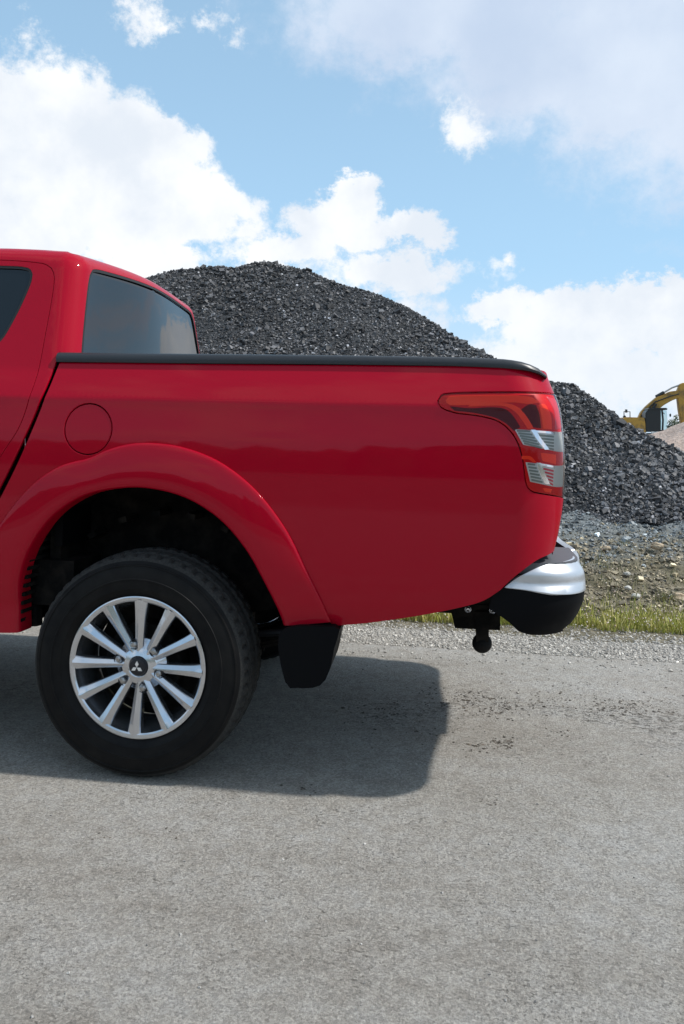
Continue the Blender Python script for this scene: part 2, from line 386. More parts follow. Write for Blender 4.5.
def cabS(s, w):
    zr = _roof(min(s, XR))-crown(.30)
    w0 = zr-GR*(1-math.sin(A0))
    wb = min(w, w0); y0 = _side(wb) if wb <= 1.37 else gY(wb)
    xr = XR+.10*(1.70-wb); s0 = xr-RCC
    if s <= s0: x, y, nx_, ny_ = s, y0, 0, -1
    else:
        a = (s-s0)/RCC
        if a < PI/2: x, y, nx_, ny_ = s0+RCC*math.sin(a), y0+RCC*(1-math.cos(a)), math.sin(a), -math.cos(a)
        else:
            t0 = s-s0-RCC*PI/2; y = y0+RCC+t0; t = min(1, t0/(YW/2-y0-RCC)); x = xr+BOW*t*t*(3-2*t); nx_, ny_ = 1, 0
    z = wb
    if w > w0:
        a = min(PI/2-.001, A0+(w-w0)/GR); d = GR*(math.cos(A0)-math.cos(a)); x -= nx_*d; y -= ny_*d; z = w0+GR*(math.sin(a)-math.sin(A0))
    z += crown(min(max(y, 0), YW))*max(0, min(1, (z-1.37)/.30))
    return Vector((x, y, z))
def wEnd(s):
    zr = _roof(min(s, XR))-crown(.30); return zr-GR*(1-math.sin(A0))+GR*(PI/2-A0)
def sMid(w):
    w0 = _roof(XR)-crown(.30)-GR*(1-math.sin(A0)); wb = min(w, w0); y0 = _side(wb) if wb <= 1.37 else gY(wb)
    return XR+.10*(1.70-wb)-RCC+RCC*PI/2+(YW/2-y0-RCC)
def sArc(w):
    w0 = _roof(XR)-crown(.30)-GR*(1-math.sin(A0)); wb = min(w, w0); return XR+.10*(1.70-wb)-RCC+RCC*PI/2
def nrm(S, s, w):
    e = .0015
    a = S(s+e, w)-S(s-e, w); b = S(s, w+e)-S(s, w-e)
    n = a.cross(b)
    return n.normalized() if n.length > 1e-12 else Vector((0, -1, 0))
def inv(S, u, v, Y=.05):
    p = P(u, v, Y); s, w = p.x, p.z
    for _ in range(25):
        f = proj(S(s, w)); e = .002
        fu = proj(S(s+e, w)); fw = proj(S(s, w+e))
        a, b, c, d = (fu[0]-f[0])/e, (fw[0]-f[0])/e, (fu[1]-f[1])/e, (fw[1]-f[1])/e
        det = a*d-b*c; ru, rv = u-f[0], v-f[1]
        if abs(det) < 300: det = 300 if det >= 0 else -300
        ds = (d*ru-b*rv)/det; dw = (-c*ru+a*rv)/det
        ds = max(-.05, min(.05, ds)); dw = max(-.05, min(.05, dw)); s += ds; w += dw
        if abs(ds)+abs(dw) < 1e-6: break
    return (s, w)

def curve(pts, step=.02, closed=True):
    """pts (s,w[,'c']) -> resampled outline; 'c' keeps the corner; catmull-rom between corners"""
    n = len(pts); out = []
    rng_ = range(n if closed else n-1)
    def g(i): return Vector(pts[i % n][:2]) if closed else Vector(pts[max(0, min(n-1, i))][:2])
    def isc(i): return (len(pts[i % n]) > 2) if closed else (i <= 0 or i >= n-1 or len(pts[i]) > 2)
    for i in rng_:
        p1, p2 = g(i), g(i+1)
        p0 = 2*p1-p2 if isc(i) else g(i-1)
        p3 = 2*p2-p1 if isc(i+1) else g(i+2)
        L = (p2-p1).length; k = max(1, int(L/step))
        for j in range(k):
            t = j/k
            q = .5*((2*p1)+(p2-p0)*t+(2*p0-5*p1+4*p2-p3)*t*t+(3*p1-p0-3*p2+p3)*t**3)
            out.append(q)
    if not closed: out.append(g(n-1))
    return out
def offset(poly, d):
    """positive d shrinks (for either orientation)"""
    n = len(poly); A = sum(poly[i].x*poly[(i+1)%n].y-poly[(i+1)%n].x*poly[i].y for i in range(n))
    sg = 1 if A > 0 else -1; out = []
    for i in range(n):
        a = (poly[i]-poly[i-1]).normalized(); b = (poly[(i+1)%n]-poly[i]).normalized()
        na = Vector((-a.y, a.x))*sg; nb = Vector((-b.y, b.x))*sg
        m_ = na+nb
        if m_.length < 1e-6: m_ = na
        m_.normalize(); k = 1/max(.45, m_.dot(na))
        out.append(poly[i]+m_*d*k)
    return out
def inside(p, poly):
    c = False; n = len(poly); x, y = p
    for i in range(n):
        a = poly[i]; b = poly[i-1]
        if (a.y > y) != (b.y > y) and x < (b.x-a.x)*(y-a.y)/(b.y-a.y)+a.x: c = not c
    return c
MIRR = []
def panel(name, S, outline, material, parent, holes=(), step=.02, grid=.03, gap=.0022, flange=.012, lift=0, far=True, holegap=None, rows=(), label=None):
    outer = offset(curve(outline, step), gap)
    hs = [offset(curve(h, step), -(gap if holegap is None else holegap)) for h in holes]
    V2 = []; E = []
    loops = []
    for lp in [outer]+hs:
        k = len(V2); V2 += lp; E += [(k+i, k+(i+1) % len(lp)) for i in range(len(lp))]; loops.append((k, len(lp)))
    x0, x1 = min(p.x for p in outer), max(p.x for p in outer); y0, y1 = min(p.y for p in outer), max(p.y for p in outer)
    tin = offset(outer, grid*.35); hin = [offset(h, -grid*.35) for h in hs]
    nx, ny = int((x1-x0)/grid)+1, int((y1-y0)/grid)+1
    rws = [y0+(j+.5)*grid for j in range(ny)]+[r for r in rows if y0 < r < y1]
    for j, yy in enumerate(rws):
        if j < ny and any(abs(yy-q) < grid*.6 for q in rows): continue
        for i in range(nx):
            p = Vector((x0+(i+(.5 if j % 2 else 0))*grid, yy))
            if inside(p, tin) and not any(inside(p, h) for h in hin): V2.append(p)
    r = delaunay_2d_cdt([Vector(p) for p in V2], E, [], 0, 1e-5, True)
    vv, ff, orig = r[0], r[2], r[3]
    F = []
    for f in ff:
        c = sum((vv[i] for i in f), Vector((0, 0)))/len(f)
        if inside(c, outer) and not any(inside(c, h) for h in hs): F.append(list(f))
    V = []; NN = []
    for p in vv:
        n_ = nrm(S, p.x, p.y); V.append(S(p.x, p.y)+n_*lift); NN.append(n_)
    for i, f in enumerate(F):
        a, b, c = (V[q] for q in f[:3])
        if (b-a).cross(c-a).dot(NN[f[0]]+NN[f[1]]+NN[f[2]]) < 0: F[i] = f[::-1]
    # edge flange
    if flange:
        o2n = {}
        for i, ol in enumerate(orig):
            for q in ol: o2n.setdefault(q, i)
        for (k, n) in loops:
            idx = [o2n.get(k+i) for i in range(n)]; idx = [i for i in idx if i is not None]; n = len(idx)
            ring = []
            cen = 0
            for i in range(n):
                t = (V[idx[(i+1) % n]]-V[idx[i-1]]); nn = NN[idx[i]]; side = t.cross(nn)
                side = side.normalized() if side.length > 1e-9 else Vector((0, 0, 1)); ring.append(side)
            # orientation test: side must point away from material
            poly2 = outer if k == 0 else None
            area = sum(vv[idx[i]].x*vv[idx[(i+1) % n]].y-vv[idx[(i+1) % n]].x*vv[idx[i]].y for i in range(n))
            sgn = 1 if area > 0 else -1
            if k != 0: sgn = -sgn
            A = []; B = []; C = []
            for i in range(n):
                sd_ = ring[i]*sgn; nn = NN[idx[i]]; p = V[idx[i]]
                A.append(len(V)); V.append(p); NN.append(nn)
                B.append(len(V)); V.append(p+sd_*.0012-nn*.0014); NN.append((sd_*.8+nn*.6).normalized())
                C.append(len(V)); V.append(p+sd_*.0012-nn*flange); NN.append(sd_)
            for i in range(n):
                j = (i+1) % n
                for X, Y_ in ((A, B), (B, C)):
                    q = [X[i], X[j], Y_[j], Y_[i]]
                    fn = (V[q[1]]-V[q[0]]).cross(V[q[2]]-V[q[0]])
                    if fn.dot(NN[q[0]]+NN[q[3]]) < 0: q.reverse()
                    F.append(q)
    o = mesh(name, V, F, material, parent, True, NN)
    if label: o['label'] = label
    if far:
        Vm = [Vector((v.x, YW-v.y, v.z)) for v in V]; Nm = [Vector((v.x, -v.y, v.z)) for v in NN]
        mesh(name, Vm, [f[::-1] for f in F], material, parent, True, Nm)
    return o
def PX(S, lst, Y=.05):
    out = []
    for q in lst:
        if q[0] == 'w': out.append(tuple(q[1:]))
        else: out.append((*inv(S, q[0], q[1], Y), *q[2:]))
    return out

truck = empty('pickup_truck', (0, 0, 0), 'bright crimson double cab pickup truck seen from its side, parked on the grey road', 'pickup truck')

# wheel arch curves (pixels)
arch_in = [(16, 634), (16.5, 600), (22, 570), (35, 541), (56, 514), (84, 496), (115, 488.5), (150, 488), (188, 498), (222, 520), (248, 551), (266, 585), (276, 608), (282, 627)]
arch_out = [(-34, 634), (-30, 600), (-18, 560), (4, 520), (34, 484), (64, 464.5), (88, 459), (108, 449.5), (124, 445), (148, 442.8), (184, 447.5), (222, 463), (258, 492), (288, 532), (307, 572), (320, 600), (329, 624)]
ai = curve([(P(u, v, .02).x, P(u, v, .02).z) for u, v in arch_in], .03, False); ao = curve([(P(u, v, .02).x, P(u, v, .02).z) for u, v in arch_out], .03, False)
def resample(poly, n):
    d = [0]
    for i in range(1, len(poly)): d.append(d[-1]+(poly[i]-poly[i-1]).length)
    out = []; j = 0
    for k in range(n):
        t = d[-1]*k/(n-1)
        while j < len(d)-2 and d[j+1] < t: j += 1
        f = (t-d[j])/max(1e-9, d[j+1]-d[j]); out.append(poly[j].lerp(poly[j+1], min(1, max(0, f))))
    return out
NA = 72
AI, AO = resample(ai, NA), resample(ao, NA)
def ybase(w): return _side(max(w, .56))
def flare_strip(AI, AO, parent):
    prof = [(0, .000), (.0, .006), (.012, .0080), (.035, .0105), (.07, .0122), (.15, .0140), (.35, .0175), (.6, .0205), (.80, .0220), (.90, .0212), (.96, .0180), (1.0, .011), (1.005, .0), (1.02, -.06)]
    V = []; F = []
    for k in range(len(AI)):
        for (t, o_) in prof:
            q = AO[k].lerp(AI[k], t); yb = ybase(q.y) if t <= 1 else ybase(q.y)
            V.append(Vector((q.x, yb-o_, q.y)))
    m_ = len(prof)
    for k in range(len(AI)-1):
        for j in range(m_-1): F.append((k*m_+j, k*m_+j+1, (k+1)*m_+j+1, (k+1)*m_+j))
    # end caps
    F.append(tuple(range(m_-1, -1, -1))); F.append(tuple((len(AI)-1)*m_+j for j in range(m_)))
    for far in (0, 1):
        VV = [Vector((v.x, YW-v.y, v.z)) for v in V] if far else V
        b = MB(); b.add(VV, F); b.build('wheel_arch_flare', 'red_paint', parent, True, R(50))
flare_strip(AI, AO, truck)
mid = [AO[k].lerp(AI[k], .35) for k in range(0, NA, 2)]
MIDARCH = [(p.x, p.y) for p in mid]

# bed side
def sEnd(w): return _tail(w)-RC+RC*PI/2
Zb = [(330, 627), (372, 624), (420, 616.5), (460, 608.5), (485, 601), (500, 596)]
lamp_px = [(437.5, 400), (441, 395), (452, 392.6), (500, 391.5), (540, 392.2, 'c')]
zl1 = P(556, 392.5, .1).z; zl2 = P(562, 500, .1).z
lamp_low = [(545, 494.5), (531, 491), (525.5, 482), (523, 462), (518, 444), (510, 431), (497, 421), (478, 416), (455, 413), (441, 407.5)]
rail_z0 = P(60, 361.5, .08).z; rail_z1 = P(540, 369, .08).z
def railz(x):  # lower edge of the black cap
    x0, x1 = xpx(60, 361, .08), xpx(540, 369, .08)
    t = (x-x0)/(x1-x0); return rail_z0+(rail_z1-rail_z0)*t-.006*math.exp(-((x-x1)/.08)**2)
zt = rail_z1-.014
bed = [(*inv(bedS, 59.5, 362), 'c')]
bed += PX(bedS, [(170, 363), (280, 364.2), (390, 365), (480, 366.2), (525, 368)])
bed += [(*inv(bedS, 545, 371), ), (sEnd(zt), zt, 'c'), (sEnd(zl1), zl1, 'c')]
bed += PX(bedS, [(540, 392.2), (500, 391.5), (452, 392.6), (441, 395), (437.5, 400), (441, 407.5), (455, 413), (478, 416), (497, 421), (510, 431), (518, 444), (523, 462), (525.5, 482), (531, 491), (545, 494.5)])
bed += [(sEnd(zl2), zl2-.0, 'c')]
zlow = P(556, 552, .1).z
bed += [(sEnd(1.0), zl2-.12), (sEnd(zlow), zlow, 'c')]
bed += PX(bedS, [(547, 556), (535, 562), (515, 577), (500, 591, 'c'), (484, 601), (460, 608), (420, 616), (372, 623), (334, 626.5, 'c')])
bed += [(x, max(z, .5)) if i else (x, z, 'c') for i, (x, z) in enumerate(reversed(MIDARCH))][1:-1]
bed += PX(bedS, [(-40, 575, 'c'), (0, 497.5), (20, 457), (36, 420), (47, 392)])
fd = inv(bedS, 88, 429); FDR = .086
fuel = [(fd[0]+FDR*math.cos(2*PI*k/28), fd[1]+FDR*1.02*math.sin(2*PI*k/28)) for k in range(28)]
panel('bed_side', bedS, bed, 'red_paint', truck, holes=[fuel], step=.016, grid=.020, rows=(1.235, 1.252, 1.262, 1.268, 1.2715, 1.275, 1.280, 1.287, 1.30), flange=.018)
panel('fuel_door', bedS, fuel, 'red_paint', truck, step=.018, grid=.03, gap=.0045, lift=-.001, far=False)
# far side has no filler: close it
# ------------------------------------------------------------------ tail lamp
lamp_out = PX(bedS, [(437.5, 400), (441, 395), (452, 392.6), (500, 391.5), (540, 392.2)])+[(sEnd(zl1), zl1, 'c'), (sEnd(zl2), zl2, 'c')]+PX(bedS, lamp_low)
def mirror_empty_parent(name, parent): return None
def inset(S, d):
    return lambda s, w: S(s, w)-nrm(S, s, w)*d
lampS = [inset(bedS, d) for d in (.0045, .003, .0018)]
def lamp_parts():
    base = panel('tail_lamp', lampS[0], lamp_out, 'lamp_red', truck, step=.012, grid=.016, gap=.004, flange=.02, label='wrap around tail lamp of red and clear sections on the near side', far=False)
    def sub(nm, px, S, m, extra=(), gap=.0): 
        pts = PX(S, px, .05)+list(extra)
        return panel(nm, S, pts, m, base, step=.008, grid=.012, gap=gap, flange=.004, far=False)
    def wz(u, v): return P(u, v, .08).z
    # long glowing band at the top and the curve that sweeps down from it
    sub('light_band', [(446, 400, 'c'), (449, 396.5), (490, 395.2), (528, 396.5), (539, 402, 'c'), (528, 403.5), (515, 402), (500, 402.5), (470, 404.5), (450, 404.5)], lampS[1], 'lamp_bright_red')
    sub('light_band', [(468, 406.5, 'c'), (492, 405.2), (505, 406), (514, 410.5), (521, 418), (528, 428.5, 'c'), (533.5, 428.5, 'c'), (527, 417), (519.5, 408.5), (509, 403.8), (492, 403.4), (470, 405, 'c')], lampS[1], 'lamp_bright_red')
    sub('dark_reflector', [(450, 406.5, 'c'), (470, 408.5), (492, 407.5), (504, 409), (512, 415), (520, 427, 'c'), (514, 430.5, 'c'), (506, 423), (494, 417), (474, 412.5), (455, 410.5, 'c')], lampS[1], 'lamp_dark_red')
    sub('dark_reflector', [(521, 410, 'c'), (529, 404.6), (536, 405, 'c'), (539.5, 415), (541, 428, 'c'), (534, 427, 'c'), (528, 418)], lampS[1], 'lamp_dark_red')
    sub('light_band', [(539, 405, 'c'), (545, 404.5), (551, 416), (552, 429, 'c'), (543.5, 428.5, 'c'), (541.5, 415)], lampS[1], 'lamp_bright_red')
    z1, z2 = wz(562, 399), wz(562, 427)
    sub('pink_lens', [(547, 396.5, 'c'), (555, 412), (555.5, 429, 'c')], lampS[1], 'lamp_pink', [(sEnd(z2)-.01, z2, 'c'), (sEnd(z1)-.01, z1, 'c')])
    for (tl, tr, br, bl, sa, sb) in (((515, 429.5), (556, 432), (556, 451), (523.5, 444.5), (531, 429.8), (545, 449.5)),
                                     ((526, 462.5), (556, 466), (555, 486.5), (530.5, 481.5), (536.5, 463), (545.5, 484))):
        z1, z2 = wz(563, tr[1]), wz(563, br[1]+1)
        cl = sub('clear_lens', [(*tl, 'c'), (*tr,)], lampS[1], 'lamp_reflector', [(sEnd(z1)-.012, z1, 'c'), (sEnd(z2)-.012, z2, 'c')]+PX(lampS[1], [(*br,), (*bl, 'c')]))
        # ribs
        for k in range(6):
            t = (k+.5)/6
            a = (tl[0]+(bl[0]-tl[0])*t+1.5, tl[1]+(bl[1]-tl[1])*t); b = (sa[0]+(sb[0]-sa[0])*t-2, sa[1]+(sb[1]-sa[1])*t)
            sub('lens_rib', [(a[0], a[1]-.8, 'c'), (b[0], b[1]-.8, 'c'), (b[0], b[1]+.6, 'c'), (a[0], a[1]+.6, 'c')], lampS[2], 'lamp_grey')
            a = (sa[0]+(sb[0]-sa[0])*t+5, sa[1]+(sb[1]-sa[1])*t+.6); b = (tr[0]+(br[0]-tr[0])*t-2, tr[1]+(br[1]-tr[1])*t)
            if k > 0: sub('lens_rib', [(a[0], a[1]-.8, 'c'), (b[0], b[1]-.8, 'c'), (b[0], b[1]+.6, 'c'), (a[0], a[1]+.6, 'c')], lampS[2], 'lamp_grey' if tl[1] < 450 else 'lamp_pink')
        sub('chrome_strip', [(sa[0], sa[1], 'c'), (sa[0]+4.5, sa[1], 'c'), ((sa[0]+sb[0])/2+4, (sa[1]+sb[1])/2), (sb[0]+4.5, sb[1], 'c'), (sb[0], sb[1], 'c'), ((sa[0]+sb[0])/2, (sa[1]+sb[1])/2+1)], lampS[2], 'lamp_chrome')
        sub('chrome_strip', [(sa[0]+5, sa[1]+.6, 'c'), (tr[0]-1, tr[1], 'c'), (tr[0]-1, tr[1]+2.2, 'c'), (sa[0]+6, sa[1]+2.6, 'c')], lampS[2], 'lamp_chrome')
    sub('light_band', [(521, 456.5, 'c'), (530, 456.5), (536, 462, 'c'), (533, 462, 'c'), (529, 459), (522, 459, 'c')], lampS[1], 'lamp_bright_red')
    sub('light_band', [(541, 453, 'c'), (556, 455, 'c'), (556, 464, 'c'), (543, 461, 'c')], lampS[1], 'lamp_bright_red')
    sub('light_band', [(543, 488, 'c'), (552, 489.5, 'c'), (551, 492.5, 'c'), (545, 491.5, 'c')], lampS[1], 'lamp_bright_red')
    panel('lamp_cover', bedS, lamp_out, 'lens_cover', base, step=.012, grid=.016, gap=.003, flange=.004, lift=.0015, far=False)
    for ch in [base]+list(base.children):              # far side lamp
        pass
    return base
lamp = lamp_parts()
def mirror_obj(o, parent):
    me = o.data.copy(); nrms = [tuple(v.vector) for v in me.vertex_normals]
    co = [(v.co.x, YW-v.co.y, v.co.z) for v in me.vertices]; F = [tuple(reversed(p.vertices)) for p in me.polygons]
    q = mesh(o.name.split('.')[0], co, F, None, parent, True)
    for mt in me.materials: q.data.materials.append(mt)
    bpy.data.meshes.remove(me); return q
fl = mirror_obj(lamp, truck)
for ch in list(lamp.children): mirror_obj(ch, fl)

# ------------------------------------------------------------------ cab side, door, glass
s_f = -1.62
door_gap = [(-45, 259.5), (0, 260), (32, 262), (47, 265), (53.5, 273), (53, 290), (46, 330), (34, 384), (20, 425), (0, 457), (-20, 495), (-30, 520)]
dg = PX(cabS, door_gap, .2)
cab = []
WE = wEnd(XR)
nt_ = 30
cab += [(s_f, wEnd(s_f), 'c')]+[(s_f+(XR-.15-s_f)*k/nt_, wEnd(s_f+(XR-.15-s_f)*k/nt_)) for k in range(1, nt_+1)]
zg = _roof(XR)-.075
glass_in = [(sMid(zg)+.0022, zg+.004, 'c'), (sArc(zg)+.2, zg), (sArc(zg)+.05, zg-.004), (sArc(zg-.03)+.012, zg-.020), (sArc(zg-.08)-.006, zg-.065), (sArc(1.5)-.014, 1.5), (sArc(1.32)-.012, 1.32, 'c'), (sMid(1.32)+.0022, 1.32, 'c')]
cab += [(XR-.1+(sMid(WE)+.0022-XR+.1)*k/16, WE) for k in range(1, 16)]+[(sMid(WE)+.0022, WE, 'c')]+glass_in
cab += [(sMid(1.25)+.0022, 1.25, 'c'), (XR+.02, 1.25, 'c'), (XR-.02, 1.41, 'c'), (*inv(cabS, 60, 352, .08), 'c')]
cab += PX(cabS, [(55.5, 364), (43.2, 392), (32, 420), (14.8, 457), (-5.2, 497), (-45, 575, 'c')])
XB = cab[-1][0]
cab += [(XB-.02, .505, 'c'), (XB-.090, .505, 'c'), (XB-.085, .58)]
cab += [dg[i] for i in range(len(dg)-1, -1, -1)]
zdt = dg[0][1]
cab += [(-1.0, zdt+.005), (-1.45, zdt-.0), (s_f, zdt-.015, 'c')]
gl = [(sMid(p[1])-.006 if k in (0, len(glass_in)-1) else p[0], *p[1:]) for k, p in enumerate(glass_in)]
panel('cab_side', cabS, cab, 'red_paint', truck, step=.016, grid=.028, rows=(1.235, 1.252, 1.262, 1.268, 1.2715, 1.275, 1.280, 1.287, 1.30), holegap=.001)
panel('rear_window', inset(cabS, .007), gl, 'tinted_glass', truck, step=.016, grid=.03, gap=-.006, flange=0)
# window seal: thin dark frame
def ring_strip(name, S, loop, wdt, lift, material, parent, step=.012, open_=False):
    a = curve(loop, step); b = offset(a, wdt)
    V = []; F = []; n = len(a)
    for p, q in zip(a, b):
        V.append(S(p.x, p.y)+nrm(S, p.x, p.y)*lift); V.append(S(q.x, q.y)+nrm(S, q.x, q.y)*lift)
        V.append(S(p.x, p.y)-nrm(S, p.x, p.y)*.012); V.append(S(q.x, q.y)-nrm(S, q.x, q.y)*.012)
    for i in range(n):
        j = (i+1) % n; I, J = 4*i, 4*j
        F += [(I, I+1, J+1, J), (I+1, I+3, J+3, J+1), (I, J, J+2, I+2)]
    for far in (0, 1):
        VV = [Vector((v.x, YW-v.y, v.z)) for v in V] if far else V
        b_ = MB(); b_.add(VV, F); b_.build(name, material, parent, True)
a_ = curve(glass_in[:-1], .012, False)
for far in (0, 1):
    b = MB(); V = []; F = []
    for i, p in enumerate(a_):
        t = (a_[min(i+1, len(a_)-1)]-a_[max(i-1, 0)]).normalized(); q = p+Vector((-t.y, t.x))*(.011)
        for z_, o_ in ((p, -.001), (q, -.0015), (q, -.008)): V.append(cabS(z_.x, z_.y)+nrm(cabS, z_.x, z_.y)*o_)
        if i: k = 3*i; F += [(k-3, k-2, k+1, k), (k-2, k-1, k+2, k+1)]
    if far: V = [Vector((v.x, YW-v.y, v.z)) for v in V]
    b.add(V, F); b.build('window_seal', 'seal_black', truck, True)
# rear door
B_ = -1.36
door = list(dg)+[(XB-.085, .58), (XB-.090, .505, 'c'), (B_+.02, .50, 'c'), (B_, .9), (B_-.01, 1.2), (B_+.02, 1.4), (B_+.04, zdt, 'c'), (-1.0, zdt+.002)]
dw_px = [(-30, 264), (0, 265.5), (22, 266.5), (31, 270), (31.5, 281), (20, 308), (4, 337), (-6, 347)]
dw = PX(cabS, dw_px, .2)
dwl = dw+[(dw[-1][0]-.06, 1.375), (B_+.07, 1.355, 'c'), (B_+.09, dw[0][1]-.0, 'c')]
panel('rear_door', cabS, door, 'red_paint', truck, holes=[dwl], step=.018, grid=.03, rows=(1.235, 1.252, 1.262, 1.268, 1.2715, 1.275, 1.280, 1.287, 1.30), holegap=.001)
panel('door_window', inset(cabS, .007), dwl, 'tinted_glass', truck, step=.018, grid=.04, gap=-.006, flange=0)
ring_strip('window_seal', cabS, dwl, .009, -.002, 'seal_black', truck)
# front door + front wing (outside the picture but part of the truck)
A_ = -2.12
fdoor = [(B_-.006, .50, 'c'), (A_+.12, .50, 'c'), (A_, .75), (A_, 1.0), (A_, 1.22, 'c'), (-1.72, zdt-.10), (-1.62, zdt-.02), (B_+.03, zdt, 'c'), (B_+.012, 1.4), (B_-.018, 1.2), (B_-.008, .9)]
fwin = [(B_-.05, 1.355, 'c'), (A_+.16, 1.30, 'c'), (-1.74, zdt-.145), (-1.64, zdt-.05), (B_-.03, zdt-.03, 'c')]
panel('front_door', cabS, fdoor, 'red_paint', truck, holes=[fwin], step=.03, grid=.05, holegap=.001)
panel('door_window', inset(cabS, .007), fwin, 'tinted_glass', truck, step=.03, grid=.05, gap=-.004, flange=0)
FX = -3.0
def wingS(s, w):
    p = Vector((s, _side(min(w, 1.2)), w))
    if s < -3.45: p.y += .9*(-3.45-s)**1.6
    if w > 1.0: p.y += .8*(w-1.0)**1.7
    return p
wing = [(A_-.006, 1.20, 'c'), (A_-.006, .50, 'c'), (FX+.47, .50, 'c')]+[(FX+.455*math.cos(a), .40+.455*math.sin(a)) for a in [R(14+152*k/12) for k in range(13)]]+[(FX-.46, .50, 'c'), (-3.80, .50, 'c'), (-3.84, .75), (-3.80, .98, 'c'), (-3.3, 1.10), (-2.6, 1.18)]
panel('front_wing', wingS, wing, 'red_paint', truck, step=.04, grid=.06)
def loft(name, rows_, material, parent, smooth=True):
    V = [p for r in rows_ for p in r]; m_ = len(rows_[0]); F = []
    for i in range(len(rows_)-1):
        for j in range(m_-1): F.append((i*m_+j, i*m_+j+1, (i+1)*m_+j+1, (i+1)*m_+j))
    b = MB(); b.add(V, F); return b.build(name, material, parent, smooth)
def across(a, crown, n=14, end=None):
    out = []
    for k in range(n+1):
        t = k/n; y = a.y+(YW-2*a.y)*t; out.append(Vector((a.x, y, a.z+crown*(1-(2*t-1)**2))))
    return out
hood = []
for x, z in ((-2.02, 1.215), (-2.4, 1.20), (-2.9, 1.155), (-3.3, 1.105), (-3.6, 1.04), (-3.78, .985)):
    p = wingS(x, z); p.z = z; hood.append(across(p, .05))
loft('bonnet', hood, 'red_paint', truck)
front = []
for z in (.98, .9, .8, .7, .6, .5, .42):
    row = []
    for k in range(15):
        t = k/14; y = .16+(YW-.32)*t; row.append(Vector((-3.80-.10*(1-(2*t-1)**4)-(.03 if z < .8 else 0), y, z)))
    front.append(row)
loft('front_bumper', front, 'red_paint', truck)
b = MB(); b.box((-3.90, YW/2, .80), (.06, .95, .20), bev=.02)
for k in range(3): b.box((-3.925, YW/2, .74+k*.06), (.03, .97, .018))
b.build('grille', 'steel', truck)
for sy in (.30, YW-.30):
    b = MB(); b.box((-3.84, sy, .90), (.14, .30, .11), bev=.03); b.build('headlamp', 'lamp_reflector', truck)
# roof skin between the rounded edges
ring = [cabS(s_f+(XR-.12-s_f)*k/20, WE+.2) for k in range(21)]+[cabS(XR-.12+(sMid(WE)-XR+.12)*k/30, WE+.2) for k in range(1, 31)]
V = []; F = []; nr = len(ring)
for e in ring:
    cx_ = min(e.x, XR-.25) if e.x > XR-.25 else e.x
    for k in range(13):
        t = k/12; x = e.x+(cx_-e.x)*t; y = e.y+(YW/2-e.y)*t
        V.append(Vector((x, y, e.z+(_roof(min(x, XR))-_roof(min(e.x, XR)))+crown(y)-crown(e.y))))
for i in range(nr-1):
    for k in range(12): F.append((i*13+k, i*13+k+1, (i+1)*13+k+1, (i+1)*13+k))
b = MB(); b.add(V, F); k_ = len(V); b.add([Vector((v.x, YW-v.y, v.z)) for v in V], [f[::-1] for f in F]); b.build('roof', 'red_paint', truck, True)
# windscreen
ws = []
for t in (0, .25, .5, .75, 1):
    x = s_f-.01+(-2.10-s_f)*t; z = _roof(s_f)-.01+(1.19-_roof(s_f))*t; y = cabS(s_f, wEnd(s_f)).y+(.14-cabS(s_f, wEnd(s_f)).y)*t
    ws.append([Vector((x-.06*(1-(2*k/12-1)**2), y+(YW-2*y)*k/12, z)) for k in range(13)])
loft('windscreen', ws, 'tinted_glass', truck)
for far in (0, 1):
    y0 = cabS(s_f, wEnd(s_f)).y-.02
    b = MB(); b.tube([(s_f, y0 if not far else YW-y0, _roof(s_f)-.03), (-2.12, .10 if not far else YW-.10, 1.19)], .04, 8); b.build('windscreen_pillar', 'red_paint', truck, True)
# black rail caps on the bed
def capS_pts(x, wtop):
    z0 = railz(x); return z0
capx = [xpx(56, 357, .08)+k*(_tail(1.34)-.02-xpx(57.5, 357, .08))/60 for k in range(61)]
_ct = lerp_tab([(P(u, v, .09).x, P(u, v, .09).z) for u, v in [(57, 352), (200, 353.5), (340, 355), (440, 356.5), (500, 358.5), (520, 361), (535, 365.5), (545, 371), (549, 375.5)]])
_cb = lerp_tab([(P(u, v, .07).x, P(u, v, .07).z) for u, v in [(57, 361.5), (200, 363), (340, 364), (440, 365.3), (500, 367.5), (530, 370.5), (545, 374.5), (549, 377)]])
def cap_profile(x):
    zt_, zb_ = _ct(x), _cb(x); h = max(.006, zt_-zb_); y0 = _side(zb_)-.004
    xe = _tail(1.33); dy = 0
    if x > xe-RC:
        a = min(1, (x-(xe-RC))/RC); dy = RC*(1-math.sqrt(max(0, 1-a*a)))
    pr = [(.02, -.001), (-.004, 0), (-.006, h*.35), (-.002, h*.7), (.006, h*.92), (.018, h), (.06, h+.001), (.085, h*.9), (.09, -.02)]
    return [Vector((x, y0+a_+dy, zb_+b_)) for a_, b_ in pr]
rows_ = [cap_profile(x) for x in capx]
for far in (0, 1):
    rr = [[Vector((v.x, YW-v.y, v.z)) for v in r] for r in rows_] if far else rows_
    b = MB(); m_ = 9; V = [p for r in rr for p in r]; F = [(i*m_+j, i*m_+j+1, (i+1)*m_+j+1, (i+1)*m_+j) for i in range(60) for j in range(8)]
    F += [tuple(range(9)), tuple(60*m_+j for j in range(9))]
    b.add(V, F); b.build('bed_rail_cap', 'rail_plastic', truck, True)
